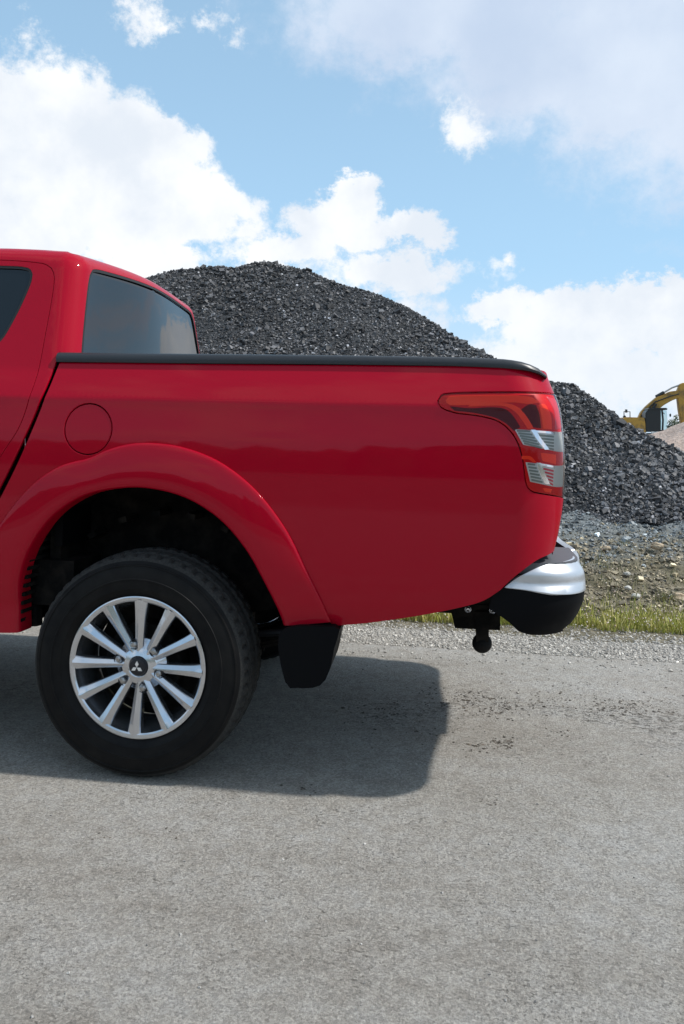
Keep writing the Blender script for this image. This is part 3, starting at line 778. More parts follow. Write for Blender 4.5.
# tailgate (behind the corner), bed floor and inner walls
tg = []
for w in [zlow-.02+(1.372-zlow+.02)*k/16 for k in range(17)]:
    y = _side(max(w, .64))+RC+.004
    tg.append([Vector((_tail(w)+.012*(1-(2*k/12-1)**2), y+(YW-2*y)*k/12, w)) for k in range(13)])
loft('tailgate', tg, 'red_paint', truck)
b = MB(); b.box((_tail(1.33)-.075, YW/2, _cb(_tail(1.33)-.06)-.004), (.11, YW-.48, .03), bev=.012); b.build('tailgate_cap', 'rail_plastic', truck, True)
b = MB(); b.box((_tail(1.1)+.012, YW/2, 1.15), (.02, .22, .06), bev=.006); b.build('tailgate_handle', 'steel', truck, True)
b = MB()
bx0, bx1 = -.36, _tail(1.0)-.05
b.box(((bx0+bx1)/2, YW/2, .80), (bx1-bx0, YW-.84, .03)); b.box((bx0, YW/2, 1.05), (.03, YW-.26, .60))
for y in (.145, YW-.145):
    b.box(((bx0+bx1)/2-.06, y, 1.155), (bx1-bx0-.12, .02, .29)); b.box(((bx0+bx1)/2, y+(.14 if y < 1 else -.14), 1.0), (bx1-bx0, .30, .02)); b.box(((bx0+bx1)/2, y+(.28 if y < 1 else -.28), .9), (bx1-bx0, .02, .2))
b.box((bx1-.03, YW/2, 1.04), (.02, YW-.50, .50)); b.build('bed_liner', 'black_plastic', truck)
b = MB(); b.box((-1.15, YW/2, .62), (1.7, YW-.26, .16)); b.box((-.38, YW/2, 1.0), (.04, YW-.3, .72)); b.box((-2.9, YW/2, .75), (1.6, YW-.9, .4)); b.build('cab_floor', 'underbody_black', truck)
b = MB(); b.box((-1.2, YW/2, 1.30), (1.5, YW-.45, .06)); b.build('cab_interior', 'underbody_black', truck)
for y in (.10, YW-.10):
    b = MB(); b.box((-1.4, y, .50), (1.75, .14, .09), bev=.02); b.build('sill', 'underbody_black', truck)

b = MB(); b.box((1.25, YW/2, .63), (.30, YW-.50, .03)); b.box((_tail(.75)-.10, YW/2, .72), (.12, YW-.36, .14)); b.build('rear_light_block', 'underbody_black', truck)  # unseen filler boxes added to stop sun leaking between bed floor and bumper
# ------------------------------------------------------------------ bumper
bt_px = [(584, 568), (587, 576), (587.5, 586), (586.5, 599), (581.5, 613), (573, 627)]
_bx = lerp_tab(sorted((P(u, v, .18).z, P(u, v, .18).x) for u, v in bt_px))
_by = lerp_tab([(.38, .20), (.44, .13), (.50, .085), (.56, .060), (.60, .050), (.64, .046), (.70, .048), (.78, .060)])
RB = .19
def bumpS(s, w):
    xt = _bx(w); y0 = _by(w); s0 = xt-RB
    if s <= s0: return Vector((s, y0+.10*max(0, (1.22-s))**1.5, w))
    a = (s-s0)/RB
    if a < PI/2:
        return Vector((s0+RB*math.sin(a), y0+.10*max(0, (1.22-s0))**1.5*(1-a/(PI/2))+RB*(1-math.cos(a)), w))
    t0 = (a-PI/2)*RB; t = min(1, t0/(YW/2-y0-RB)); return Vector((xt+.05*t*t*(3-2*t), y0+RB+t0, w))
def sB(w): return _bx(w)-RB+RB*PI/2+ (YW/2-_by(w)-RB)
zs_t = P(586, 566, .2).z; zs_b = P(585, 597.5, .2).z
zs_t = inv(bumpS, 560, 564, .1)[1]; zs_b = inv(bumpS, 560, 594.5, .1)[1]-.002
silver = PX(bumpS, [(504, 587.5, 'c'), (512, 581.5), (522, 575), (534, 569.5), (545, 566), (560, 563.5)], .1)
silver += [(_bx(.7)-RB+RB*1.35, zs_t+.006), (_bx(.7)-RB+RB*1.75, zs_t-.004), (sB(zs_t)-.3, zs_t-.05), (sB(zs_t), zs_t-.055, 'c'), (sB(zs_b), zs_b, 'c'), (_bx(.6)-RB+RB*1.4, zs_b)]
silver += PX(bumpS, [(560, 594), (545, 592.5), (528, 590), (515, 588.5)], .1)
def silvS(s, w):      # a crease and a hollow in the silver cover
    p = bumpS(s, w); zc = zs_t-.030
    p.y += .020*max(0, min(1, (w-zc)/.04))**1.2; p.x -= .016*max(0, min(1, (w-zc)/.04))**1.5*max(0, min(1, (s-1.25)/.1)); p.y += -.009*math.exp(-((w-zs_b)/.016)**2)+.010*math.exp(-((w-zs_b-.035)/.016)**2)*max(0, min(1, (s-1.2)/.1))
    return p
panel('bumper_cover', silvS, silver, 'silver_paint', truck, step=.012, grid=.016, gap=.001, flange=.03)
black = PX(bumpS, [(492, 593, 'c'), (498, 588.5), (505, 588), (515, 589), (528, 590.5), (545, 593), (560, 594.5)], .1)
black += [(_bx(.6)-RB+RB*1.4, zs_b-.001), (sB(zs_b), zs_b-.001, 'c')]
zbb = P(560, 633, .1).z
black += [(sB(zbb), zbb+.05, 'c'), (sB(zbb)-.25, zbb+.05), (_bx(zbb)-RB+RB*1.2, zbb+.012)]
black += PX(bumpS, [(564, 631.5, 'c'), (552, 634.8), (540, 635.8), (528, 635), (518, 631.5, 'c'), (510, 623.5), (502, 617.5, 'c'), (489, 609, 'c')], .1)
panel('bumper_lower', inset(bumpS, .002), black, 'black_plastic', truck, step=.012, grid=.02, gap=.001, flange=.05)
b = MB(); b.box((1.375, YW/2, .55), (.07, .40, .12)); b.build('bumper_shadow_plug', 'underbody_black', truck)  # hidden box added behind the bumper, closes a bright wedge in its shadow
b = MB()
pts = []
for k in range(9):
    a = k/8*PI/2; pts.append((_bx(.7)-.024-RB+RB*math.sin(a), _by(.7)+.026+RB*(1-math.cos(a))))
pts = [(1.10, _by(.7)+.07)]+pts+[(_bx(.7)-.024, .50), (1.26, .50), (1.26, .30), (1.10, .30)]
ztop = zs_t-.004
V = [Vector((x, y, ztop+.006)) for x, y in pts]+[Vector((x, y, ztop-.03)) for x, y in pts]; n = len(pts)
F = [tuple(range(n)), tuple(range(2*n-1, n-1, -1))]+[(i, i+n, (i+1) % n+n, (i+1) % n) for i in range(n)]
b.add(V, F); b.build('step_pad', 'step_plastic', truck)
b = MB(); b.add([Vector((v.x, YW-v.y, v.z)) for v in V], F); b.build('step_pad', 'step_plastic', truck)
b = MB(); b.box((1.33, YW/2, ztop-.05), (.16, YW-1.0, .07), bev=.01); b.build('step_beam', 'rail_plastic', truck, True)

# ------------------------------------------------------------------ tow bar, mudflaps, underbody
YH = .40
tow = MB()
pp = [P(u, v, YH) for u, v in [(450, 604), (500, 604), (500, 629), (455, 627), (452, 614)]]
tow.prism([(p.x, p.z) for p in pp], YH-.02, YH+.02)
pp = [P(u, v, YH) for u, v in [(475, 610), (489, 610), (488.5, 640), (476, 640)]]
tow.prism([(p.x, p.z) for p in pp], YH-.03, YH+.03)
tow.box((P(470, 602, YH).x, YW/2, P(470, 602, YH).z+.02), (.10, .90, .08), bev=.01)
tow.build('tow_bar', 'underbody_black', truck, True)
c = P(482, 642, YH+.0)
b = MB(); rr = .0355; b.lathe([(.001, -rr)]+[(rr*math.sin(a), -rr*math.cos(a)) for a in [PI*k/14 for k in range(1, 14)]]+[(.001, rr)], 28, (c.x, c.y, c.z-.004))
b.tube([(c.x, c.y, c.z+.02), (c.x, c.y, c.z+.06)], .021, 14); b.build('tow_ball_cover', 'rubber', truck, True)
for u, v in ((468, 609.5), (492.5, 610.5)):
    p = P(u, v, YH-.040)
    b = MB(); b.lathe([(.001, -.004), (.006, -.006), (.008, -.004), (.008, .006)], 12, p); b.build('tow_bar_bolt', 'alloy', truck)
    b = MB(); b.lathe([(.0085, .001), (.0115, 0), (.0125, .004), (.0125, .01)], 18, p); b.build('bolt_washer', 'alloy', truck, True)
# mudflap
for far in (0, 1):
    pts = [P(u, v, .06) for u, v in [(284, 628), (336, 624), (341, 628), (336, 645), (331, 668), (322, 682), (300, 684), (288, 678)]]
    m2 = [(p.x, p.z) for p in pts]
    V = []; n = len(m2)
    X0 = m2[0][0]
    rows = []
    mx = [P(u, 660, .05).x for u in (288, 300, 312, 322, 332)]
    # a curved moulding: side wall near, sweeping round to a flap facing backwards
    b = MB()
    out = curve([(a, c_) for a, c_ in m2], .02)
    V = []; F = []; n = len(out)
    for p in out:
        t = (p.x-X0)/(m2[1][0]-X0); yy = .015+.03*max(0, t-.4)**2
        V.append(Vector((p.x, yy, p.y)))
    for p in out: V.append(Vector((p.x-.012, .03+.26, p.y)))
    F = [tuple(range(n)), tuple(range(2*n-1, n-1, -1))]+[(i, i+n, (i+1) % n+n, (i+1) % n) for i in range(n)]
    if far: V = [Vector((v.x, YW-v.y, v.z)) for v in V]
    b.add(V, F); b.build('mudflap', 'black_plastic', truck, True, R(40))
# wheel-arch liners
LI = resample(ai, 40)
for far in (0, 1):
    V = []; F = []
    for p in LI:
        for (dy, sc) in ((.05, 1.03), (.16, 1.05), (.36, 1.05)):
            q = Vector((p.x*sc+.0, dy, .37+(p.y-.37)*sc)); V.append(q)
    for i in range(39):
        for j in range(2): F.append((i*3+j, i*3+j+1, (i+1)*3+j+1, (i+1)*3+j))
    V.append(Vector((0, .36, .45))); k = len(V)-1
    for i in range(39): F.append((i*3+2, k, (i+1)*3+2))
    V = [Vector((v.x, YW-v.y, v.z)) for v in V] if far else V
    b = MB(); b.add(V, F)
    for i in range(10):
        a = R(20+15*i); x, z = .50*math.cos(a), .37+.50*math.sin(a)
        if far == 0: b.box((x, .30, z), (.02, .12, .03), Matrix.Rotation(-a, 3, 'Y'))
    b.build('arch_liner', 'underbody_black', truck)
# left front of the rear arch: ribbed splash guard
b = MB()
for k in range(12): b.box((-.46+.004*k, .14, .50+.03*k), (.02, .18, .012))
b.tube([(-.46, .16, .46), (-.47, .16, .86)], .03, 8)
b.build('splash_guard', 'underbody_black', truck)
b = MB()
for y in (.42, YW-.42):
    b.box((-1.1, y, .60), (4.6, .07, .13), bev=.01)
for x in (-.9, .9): b.box((x, YW/2, .60), (.10, .85, .09))
b.build('chassis_frame', 'underbody_black', truck)
b = MB(); b.tube([(0, .20, .375), (0, YW-.20, .375)], .042, 14)
b.lathe([(.001, -.14), (.09, -.11), (.15, -.03), (.15, .03), (.09, .11), (.001, .14)], 20, (0, YW/2+.08, .375)); b.build('rear_axle', 'underbody_black', truck, True)
for y in (.36, YW-.36):
    b = MB()
    for k in range(4):
        L_ = .56-.11*k
        b.tube([(x, y, .36-.012*k+.16*(x/.7)**2) for x in [(-1+i/8)*L_ for i in range(17)]], .009, 6)
    for x in (-.56, .56): b.tube([(x, y-.035, .50), (x, y+.035, .50)], .03, 12)
    b.build('leaf_spring', 'underbody_black', truck)
    b = MB(); b.tube([(.10, y+.06, .40), (.22, y+.10, .74)], .030, 12); b.build('shock_absorber', 'underbody_black', truck, True)
b = MB(); b.tube([(-.8, 1.2, .50), (.2, 1.24, .62), (.75, 1.24, .60)], .03, 12); b.build('exhaust_pipe', 'dark_steel', truck, True)
# bright tube seen just behind the tyre
b = MB(); q0, q1 = P(262, 633, .40), P(292, 632, .40); b.tube([q0-Vector((.2, 0, 0)), q0, q1], .013, 10); b.build('brake_pipe_guard', 'dark_steel', truck, True)

# ------------------------------------------------------------------ wheels
TR = .376
def tyre_mesh():
    ns = 216
    prof = [(.232, .030, 0), (.238, .012, 0), (.250, .002, 0), (.262, -.006, 0), (.2625, -.0075, 0), (.290, -.0105, 0), (.2915, -.0125, 0), (.2955, -.0125, 0), (.297, -.0105, 0), (.318, -.0085, 0), (.336, -.003, 0), (.338, -.005, 0), (.341, -.004, 0), (.3425, -.000, 0),
            (.352, .006, 1), (.362, .016, 1), (.369, .030, 1), (.371, .052, 1), (.363, .056, 3), (.363, .062, 3), (.373, .066, 2), (.3755, .098, 2), (.366, .102, 3), (.366, .108, 3)]
    prof = prof+[(r, .24-y, k) for r, y, k in reversed(prof[:-1])]
    V = []; F = []
    for i, (r, y, k) in enumerate(prof):
        for s in range(ns):
            rr = r; 
            ph = (s+(2 if k == 2 else 0)) % 4
            if k == 1 and ph == 0 and r > .363: rr -= .009; 
            if k == 2 and ph in (0,): rr -= .004
            a = 2*PI*s/ns
            rr = .232+(rr-.232)*1.03; V.append((rr*math.cos(a), y if y < .12 else .12+(y-.12)*1.15, rr*math.sin(a)))
    for i in range(len(prof)-1):
        for s in range(ns): F.append((i*ns+s, (i+1)*ns+s, (i+1)*ns+(s+1) % ns, i*ns+(s+1) % ns))
    me = bpy.data.meshes.new('tyre'); me.from_pydata(V, [], F); me.update()
    me.materials.append(MATS['rubber']); me.materials.append(MATS['tread_rubber'])
    np_ = len(prof)
    for p in me.polygons:
        i = p.index//ns
        if prof[i][2] > 0 and prof[min(i+1, np_-1)][2] > 0: p.material_index = 1
    me.shade_smooth(); me.set_sharp_from_angle(angle=R(28)); return me
RR = .2385
def rim_mesh():
    b = MB()
    b.lathe([(.214, .20), (.205, .17), (.190, .11), (.196, .075), (.206, .045), (.2140, .028), (.2180, .016), (.2195, .0085), (.2240, .0045), (.2335, .003), (.2375, .0045), (.2385, .010), (.233, .016)], 120)
    # hub
    b.lathe([(.030, .020), (.036, .017), (.050, .021), (.060, .026), (.072, .040), (.088, .052), (.092, .075)], 60)
    for k in range(6):
        for sg in (-1, 1):
            ca = R(14+60*k)
            a_in, a_out = ca+sg*R(19), ca+sg*R(14.2)
            rows_ = []
            for t in (0, .12, .35, .6, .8, .92, 1.0):
                r = .050+(.226-.050)*t
                x = (1-t)*.050*math.cos(a_in)+t*.226*math.cos(a_out); z = (1-t)*.050*math.sin(a_in)+t*.226*math.sin(a_out)
                dx, dz = .226*math.cos(a_out)-.050*math.cos(a_in), .226*math.sin(a_out)-.050*math.sin(a_in)
                l = math.hypot(dx, dz); nx, nz = -dz/l*sg, dx/l*sg       # nx,nz points outwards from the pair centre
                wd = .0150+.0065*t+.0060*t**6
                y = .019*(1-t)**1.3+.0050
                rg = -.25+.5*t
                sec = [(-wd*.92, .034), (-wd*.92, .0100), (-wd*.80, .0062), (-wd*.10, -.0034), (wd*.10, -.0040), (wd*.80, .0035), (wd*.92, .0075), (wd*.92, .034)]
                rows_.append([(x+nx*a, y+c_, z+nz*a) for a, c_ in sec])
            V = [p for r in rows_ for p in r]; m_ = 8; F = [(i*m_+j, i*m_+j+1, (i+1)*m_+j+1, (i+1)*m_+j) for i in range(6) for j in range(7)]
            F.append(tuple(range(8))); b.add(V, F)
    o = b.build('rim', 'alloy', None, True, R(22)); me = o.data; bpy.data.objects.remove(o); return me
def nut_mesh():
    b = MB(); b.lathe([(.001, -.010), (.006, -.0095), (.0085, -.006)], 18); b.lathe([(.0085, -.006), (.0105, -.005), (.0105, .014)], 6)
    o = b.build('wheel_nut', 'steel', None, True, R(30)); me = o.data; bpy.data.objects.remove(o); return me
def cup_mesh():
    b = MB(); b.lathe([(.0140, -.001), (.0155, -.002), (.0165, .0), (.0170, .030)], 22); b.lathe([(.014, -.001), (.0130, .014), (.0001, .014)], 22)
    o = b.build('nut_recess', 'cap_black', None, True); me = o.data; bpy.data.objects.remove(o); return me
def cap_mesh():
    b = MB(); b.lathe([(.0005, -.0065), (.018, -.006), (.027, -.0035), (.0295, .0), (.030, .012)], 40)
    o = b.build('centre_cap', 'cap_black', None, True); me = o.data; bpy.data.objects.remove(o); return me
def emblem_mesh():
    b = MB()
    for k in range(3):
        a = R(90+120*k); L_ = .0215; hw = .0062*1.0
        d = (math.cos(a), math.sin(a)); p = (-d[1], d[0])
        pts = [(d[0]*.0004, d[1]*.0004), (d[0]*L_/2+p[0]*hw, d[1]*L_/2+p[1]*hw), (d[0]*L_, d[1]*L_), (d[0]*L_/2-p[0]*hw, d[1]*L_/2-p[1]*hw)]
        b.prism(pts, -.0078, -.004)
    o = b.build('emblem', 'emblem_metal', None); me = o.data; bpy.data.objects.remove(o); return me
M_t, M_r, M_n, M_c, M_e, M_u = tyre_mesh(), rim_mesh(), nut_mesh(), cap_mesh(), emblem_mesh(), cup_mesh()
def disc_mesh():
    b = MB(); b.lathe([(.001, .055), (.13, .065), (.135, .070), (.135, .15), (.20, .155), (.20, .16)], 48)
    o = b.build('brake_drum', 'underbody_black', None, True); me = o.data; bpy.data.objects.remove(o); return me
M_d = disc_mesh()
def wheel(loc, rz, spin):
    w = bpy.data.objects.new('wheel', None); COL.objects.link(w); w.parent = truck; w.location = loc; w.rotation_euler = (0, spin, rz)
    def ad(nm, me, l=(0, 0, 0)):
        o = bpy.data.objects.new(nm, me); COL.objects.link(o); o.parent = w; o.location = l
    ad('tyre', M_t); ad('rim', M_r); ad('centre_cap', M_c, (0, .013, 0)); ad('emblem', M_e, (0, .013, 0)); ad('brake_drum', M_d)
    for k in range(6):
        a = R(44+60*k); rr = .074; ad('wheel_nut', M_n, (rr*math.cos(a), .022, rr*math.sin(a))); ad('nut_recess', M_u, (rr*math.cos(a), .020, rr*math.sin(a)))
wheel((-.010, 0, TR+.002), 0, 0); wheel((0, YW, TR-.004), PI, R(25)); wheel((FX, 0, TR-.004), 0, R(40)); wheel((FX, YW, TR-.004), PI, R(10))

# ------------------------------------------------------------------ ground
def sheet(name, x0, x1, y0, y1, z, material, kind='structure'):
    o = mesh(name, [(x0, y0, z), (x1, y0, z), (x1, y1, z), (x0, y1, z)], [(0, 1, 2, 3)], material); o['kind'] = kind; return o
sheet('ground', -2500, 2500, -2500, 2500, -.02, 'earth')
rd = [(x, y) for x, y in [(-120, -9)]]
# road with a ragged far edge
V = []; F = []; xs = np.linspace(-60, 60, 601)
def vn(x, sc, sd_): return math.sin(x*sc+sd_)*.5+math.sin(x*sc*2.3+sd_*2)*.3+math.sin(x*sc*5.1+sd_*3)*.2
for x in xs: V += [(x, -12, 0), (x, 2.42+.05*vn(x, 2.2, 1), 0)]
for i in range(600): F.append((2*i, 2*i+2, 2*i+3, 2*i+1))
o = mesh('road', V, F, 'road_grit'); o['kind'] = 'structure'
# bank
def fbm(x, y, f, o=5, seed=0):
    r = 0; a = 1
    for k in range(o):
        r += a*(math.sin(x*f+seed*1.7+k*2.1+1.3*math.sin(y*f*.9+k))*math.cos(y*f*1.1+seed+k*1.3+math.sin(x*f*.7+k*2))); f *= 1.93; a *= .52
    return r
_bank = lerp_tab([(1.9, -.03), (2.3, -.010), (2.5, .006), (2.6, .018), (2.9, .035), (3.3, .09), (4.0, .22), (4.8, .36), (5.4, .43), (7, .45), (9, .3), (14, -.015)])
ys = list(np.linspace(1.9, 5.6, 75))+list(np.linspace(5.8, 14, 12)); xs = np.linspace(-9, 13, 420)
V = []; F = []
for y in ys:
    for x in xs:
        am = .045*min(1, max(0, (y-2.6)/.8)); V.append((x, y, _bank(y)+am*fbm(x, y, 2.6)+.35*am*fbm(x, y, 12, 3, 4)))
nx = len(xs)
for j in range(len(ys)-1):
    for i in range(nx-1): F.append((j*nx+i, j*nx+i+1, (j+1)*nx+i+1, (j+1)*nx+i))
bank = mesh('embankment', V, F, 'bank_earth', smooth=True); bank['kind'] = 'structure'
def bankz(x, y):
    am = .045*min(1, max(0, (y-2.6)/.8)); return _bank(y)+am*fbm(x, y, 2.6)+.35*am*fbm(x, y, 12, 3, 4)

# ------------------------------------------------------------------ stones (merged scatter)
def ico(): 
    bm = bmesh.new(); bmesh.ops.create_icosphere(bm, subdivisions=1, radius=1); V = np.array([v.co[:] for v in bm.verts]); F = np.array([[v.index for v in f.verts] for f in bm.faces]); bm.free(); return V, F
def cube_rock():
    V = np.array([[x, y, z] for x in (-1, 1) for y in (-1, 1) for z in (-1, 1)], float)*.75
    F = np.array([[0,1,3],[0,3,2],[4,6,7],[4,7,5],[0,4,5],[0,5,1],[2,3,7],[2,7,6],[0,2,6],[0,6,4],[1,5,7],[1,7,3]]); return V, F
def scatter(name, pos, size, tint, material, base='ico', flat=.75):
    pos = np.asarray(pos); n = len(pos); V0, F0 = ico() if base == 'ico' else cube_rock()
    nv, nf = len(V0), len(F0)
    jit = rng.uniform(.72, 1.28, (n, nv, 1)); B = V0[None]*jit
    B = B*rng.uniform(.55, 1.2, (n, 1, 3))
    q = rng.normal(size=(n, 4)); q /= np.linalg.norm(q, axis=1, keepdims=True); w, x, y, z = q.T
    M = np.stack([1-2*(y*y+z*z), 2*(x*y-z*w), 2*(x*z+y*w), 2*(x*y+z*w), 1-2*(x*x+z*z), 2*(y*z-x*w), 2*(x*z-y*w), 2*(y*z+x*w), 1-2*(x*x+y*y)], 1).reshape(n, 3, 3)
    B = np.einsum('nij,nvj->nvi', M, B)*np.asarray(size)[:, None, None]
    B[:, :, 2] *= flat
    V = (B+pos[:, None, :]).reshape(-1, 3); F = (F0[None]+(np.arange(n)*nv)[:, None, None]).reshape(-1, 3)
    me = bpy.data.meshes.new(name); me.vertices.add(len(V)); me.vertices.foreach_set('co', V.astype(np.float32).ravel())
    me.loops.add(F.size); me.loops.foreach_set('vertex_index', F.astype(np.int32).ravel())
    me.polygons.add(len(F)); me.polygons.foreach_set('loop_start', np.arange(0, F.size, 3, dtype=np.int32)); me.polygons.foreach_set('loop_total', np.full(len(F), 3, dtype=np.int32))
    me.update(calc_edges=True); me.shade_flat()
    at = me.attributes.new('tint', 'FLOAT_COLOR', 'POINT'); c = np.ones((n, nv, 4)); c[:, :, :3] = np.asarray(tint)[:, None, :]; at.data.foreach_set('color', c.astype(np.float32).ravel())
    return link(name, me, material)
# dark stone pile : a ridge whose crest follows the skyline of the photograph
SL = .68
def crest(u, v):
    d = ray(u, v); k = math.hypot(d.x, d.y)
    # foot of the pile at Y=5.35, z=.40 ; crest where z = .40+SL*(Y-5.35)
    # CAM.z + t*d.z = .40 + SL*(CAM.y + t*d.y - 5.35)
    t = (.40+SL*(CAM[1]-5.35)-CAM[2])/(d.z-SL*d.y); return Vector((CAM[0]+t*d.x, CAM[1]+t*d.y, CAM[2]+t*d.z))
sky_px = [(60, 300), (110, 286), (150, 277), (178, 270), (197, 269), (215, 267), (232, 268.5), (250, 264.5), (265, 262.5), (285, 267), (305, 270), (322, 277), (345, 286), (370, 292), (395, 302), (412, 310), (430, 321), (450, 334), (470, 346), (485, 354), (505, 364), (530, 375),
          (548, 381), (560, 383), (573, 384.5), (582, 391), (595, 400), (610, 411), (622, 420), (634, 428), (650, 437), (665, 444), (684, 453), (710, 466), (740, 480)]
cr = [crest(u, v) for u, v in sky_px]
cr = [Vector((cr[0].x-6, 7.0, 1.5)), Vector((cr[0].x-3, 8.6, 2.55))]+cr+[Vector((cr[-1].x+.5, 5.7, .5))]
cs = []
_cy = lerp_tab([(c_.x, c_.y) for c_ in cr]); _cz = lerp_tab([(c_.x, c_.z) for c_ in cr])
def pile_pt(x, t):       # t 0 crest .. 1 foot ; negative = back side
    yc, zc = _cy(x), _cz(x)
    if t >= 0:
        foot = 5.25+.10*fbm(x, 0, 1.3, 3); y = yc+(foot-yc)*t; z = zc+(.40-zc)*(t if t > .04 else t*t/.04*.5+t*.5)
        am = .05*math.sin(min(1, t*4)*PI/2); z += am*fbm(x, y, 1.7, 5)
    else:
        y = yc-t*(zc*1.45); z = zc*(1+t)+.02*t
    return x, y, z
xs = np.linspace(cr[0].x, cr[-1].x, 380); ts = list(np.linspace(-1, -.05, 12))+list(np.linspace(0, 1, 90))
V = []; F = []
for t in ts:
    for x in xs: V.append(pile_pt(x, t))
nx = len(xs)
for j in range(len(ts)-1):
    for i in range(nx-1): F.append((j*nx+i, (j+1)*nx+i, (j+1)*nx+i+1, j*nx+i+1))
pile = empty('stone_pile', (1, 8, 0), 'tall heap of dark crushed stone rising behind the red pickup truck', 'stone pile')
o = mesh('pile_core', V, F, 'pile_core', None, smooth=True); o.parent = pile; o.matrix_parent_inverse = Matrix.Translation((-1, -8, 0))
pos = []; siz = []; tin = []
NS = 135000
while len(pos) < NS:
    x = random.uniform(xs[0], xs[-1]); t = random.uniform(-.06, 1.02) if random.random() < .93 else random.uniform(-.3, .02)
    L_ = _cz(x)
    if random.random() > .25+L_/3.6: continue
    p = pile_pt(x, min(t, 1)); 
    r = .0088*math.exp(random.gauss(0, .42)+.25*fbm(p[0], p[2], 1.3, 3, 5)); r = min(r, .034)
    if random.random() < .0015: r = random.uniform(.03, .045)
    pos.append((p[0], p[1]+(t-1 if t > 1 else 0), p[2]+r*.25)); siz.append(r*1.35)
    g = math.exp(random.gauss(0, .7)+.22*fbm(p[0], p[1]*.6, 1.1, 4, 3)+.18*fbm(p[0]*2.2, t, 1.6, 3, 8))*.066
    g = min(g, .16)
    if random.random() < .05 and r < .02: g = min(.5, g*3.4)
    k = random.random(); tin.append((g*(1+.04*k), g*(1+.03*k), g*(1.07-.03*k)))
o = scatter('loose_stones', pos, siz, tin, 'coal_stone', 'cube', .9); o.parent = pile; o.matrix_parent_inverse = Matrix.Translation((-1, -8, 0)); o['kind'] = 'stuff'
# stones on the bank
pos = []; siz = []; tin = []
for _ in range(60000):
    x = random.uniform(-2.0, 8); y = random.uniform(2.75, 5.6)
    z = bankz(x, y); r = .0055*math.exp(random.gauss(0, .5)); r = min(r, .022)
    pos.append((x, y, z+r*.3)); siz.append(r*1.3)
    hgt = z+random.gauss(0, .07)
    g = math.exp(random.gauss(0, .55))
    tin.append((.15*g, .165*g, .17*g) if hgt > .29 else (.20*g, .168*g, .112*g))
o = scatter('bank_stones', pos, siz, tin, 'gravel_stone', 'cube'); tag(o, 'blue grey and earthy rubble covering the bank below the dark pile', 'rubble', kind='stuff')
# roadside gravel
pos = []; siz = []; tin = []
for _ in range(52000):
    y = 2.0+abs(random.gauss(.25, .22)) if random.random() < .97 else random.uniform(1.75, 2.1)
    if y > 2.75: continue
    x = random.uniform(-3.2, 6.5); r = min(.009, .0036*math.exp(random.gauss(0, .4)))
    pos.append((x, y, max(0, _bank(y))+r*.35)); siz.append(r*1.3); g = .36*math.exp(random.gauss(0, .26)); tin.append((g*1.03, g*.97, g*.87))
o = scatter('roadside_gravel', pos, siz, tin, 'gravel_stone', 'ico'); tag(o, 'pale loose gravel along the far edge of the road', 'gravel', kind='stuff')
pos = []; siz = []; tin = []
for _ in range(5000):
    x = random.uniform(-2.2, 4.5); y = random.uniform(-1.6, 2.0); r = min(.003, .0013*math.exp(random.gauss(0, .4)))
    pos.append((x, y, r*.4)); siz.append(r*1.3); g = .28*math.exp(random.gauss(0, .3)); tin.append((g, g*.96, g*.9))
o = scatter('loose_grit', pos, siz, tin, 'gravel_stone', 'cube'); tag(o, 'tiny stones lying loose over the grey road surface', 'grit', kind='stuff')
pos = []; siz = []; tin = []
for (u, v, su, sv, k) in ((455, 698, 22, 5, 60), (490, 707, 26, 5, 90), (545, 700, 22, 5, 40), (622, 708, 26, 5, 130), (672, 716, 8, 4, 14), (503, 743, 9, 3, 34), (478, 747, 8, 3, 12), (566, 735, 12, 4, 10), (384, 712, 26, 6, 40), (312, 788, 9, 4, 9), (120, 838, 30, 6, 5), (490, 802, 6, 2, 8), (420, 735, 40, 14, 30), (560, 690, 90, 14, 50)):
    for _ in range(k*2):
        p = G(random.gauss(u, su), random.gauss(v, sv)); r = min(.008, .0031*math.exp(random.gauss(0, .5))); pos.append((p.x, p.y, .0012)); siz.append(r); g = .085*math.exp(random.gauss(0, .3)); tin.append((g*1.1, g*.92, g*.72))
o = scatter('mud_crumbs', pos, siz, tin, 'gravel_stone', 'cube', .35); tag(o, 'dark brown crumbs of dried mud scattered in patches on the road', 'mud crumbs', kind='stuff')
# larger single stones
def rock(u, v, Y, r, material, label):
    p = P(u, v, Y); bm = bmesh.new(); bmesh.ops.create_icosphere(bm, subdivisions=3, radius=1)
    s0 = random.random()*9
    for vx in bm.verts:
        c_ = vx.co; k = 1+.16*fbm(c_.x*1.0+s0, c_.y+c_.z, 2.1, 4); vx.co = Vector((c_.x*r*1.25*k, c_.y*r*.8*k, c_.z*r*.75*k))
    me = bpy.data.meshes.new('rock'); bm.to_mesh(me); bm.free(); o = link('rock', me, material); me.shade_smooth(); me.set_sharp_from_angle(angle=R(25)); o.location = p
    tag(o, label, 'rock', 'loose rocks on the bank')
def onbank(u, v):
    for k in range(400):
        Y = 2.5+k*.01; p = P(u, v, Y)
        if p.z <= _bank(Y)+.01: return Y
    return 3.5
for (u, v, r, m_, lb) in ((681, 600, .058, 'tan_rock', 'tan boulder half out of the picture above the grass strip'),
                          (627, 574, .022, 'pale_rock', 'small pale round stone high on the bank right of the bumper'),
                          (628, 588, .020, 'pale_rock', 'small whitish stone just below the pale round one'),
                          (636, 596, .024, 'pale_rock', 'grey white stone closest above the grass strip'),
                          (657, 546, .040, 'tan_rock', 'flat tan slab at the top of the bank near the picture edge'),
                          (606, 548, .028, 'tan_rock', 'brownish stone on the bank beside the red tailgate corner')):
    rock(u, v, onbank(u, v), r, m_, lb)

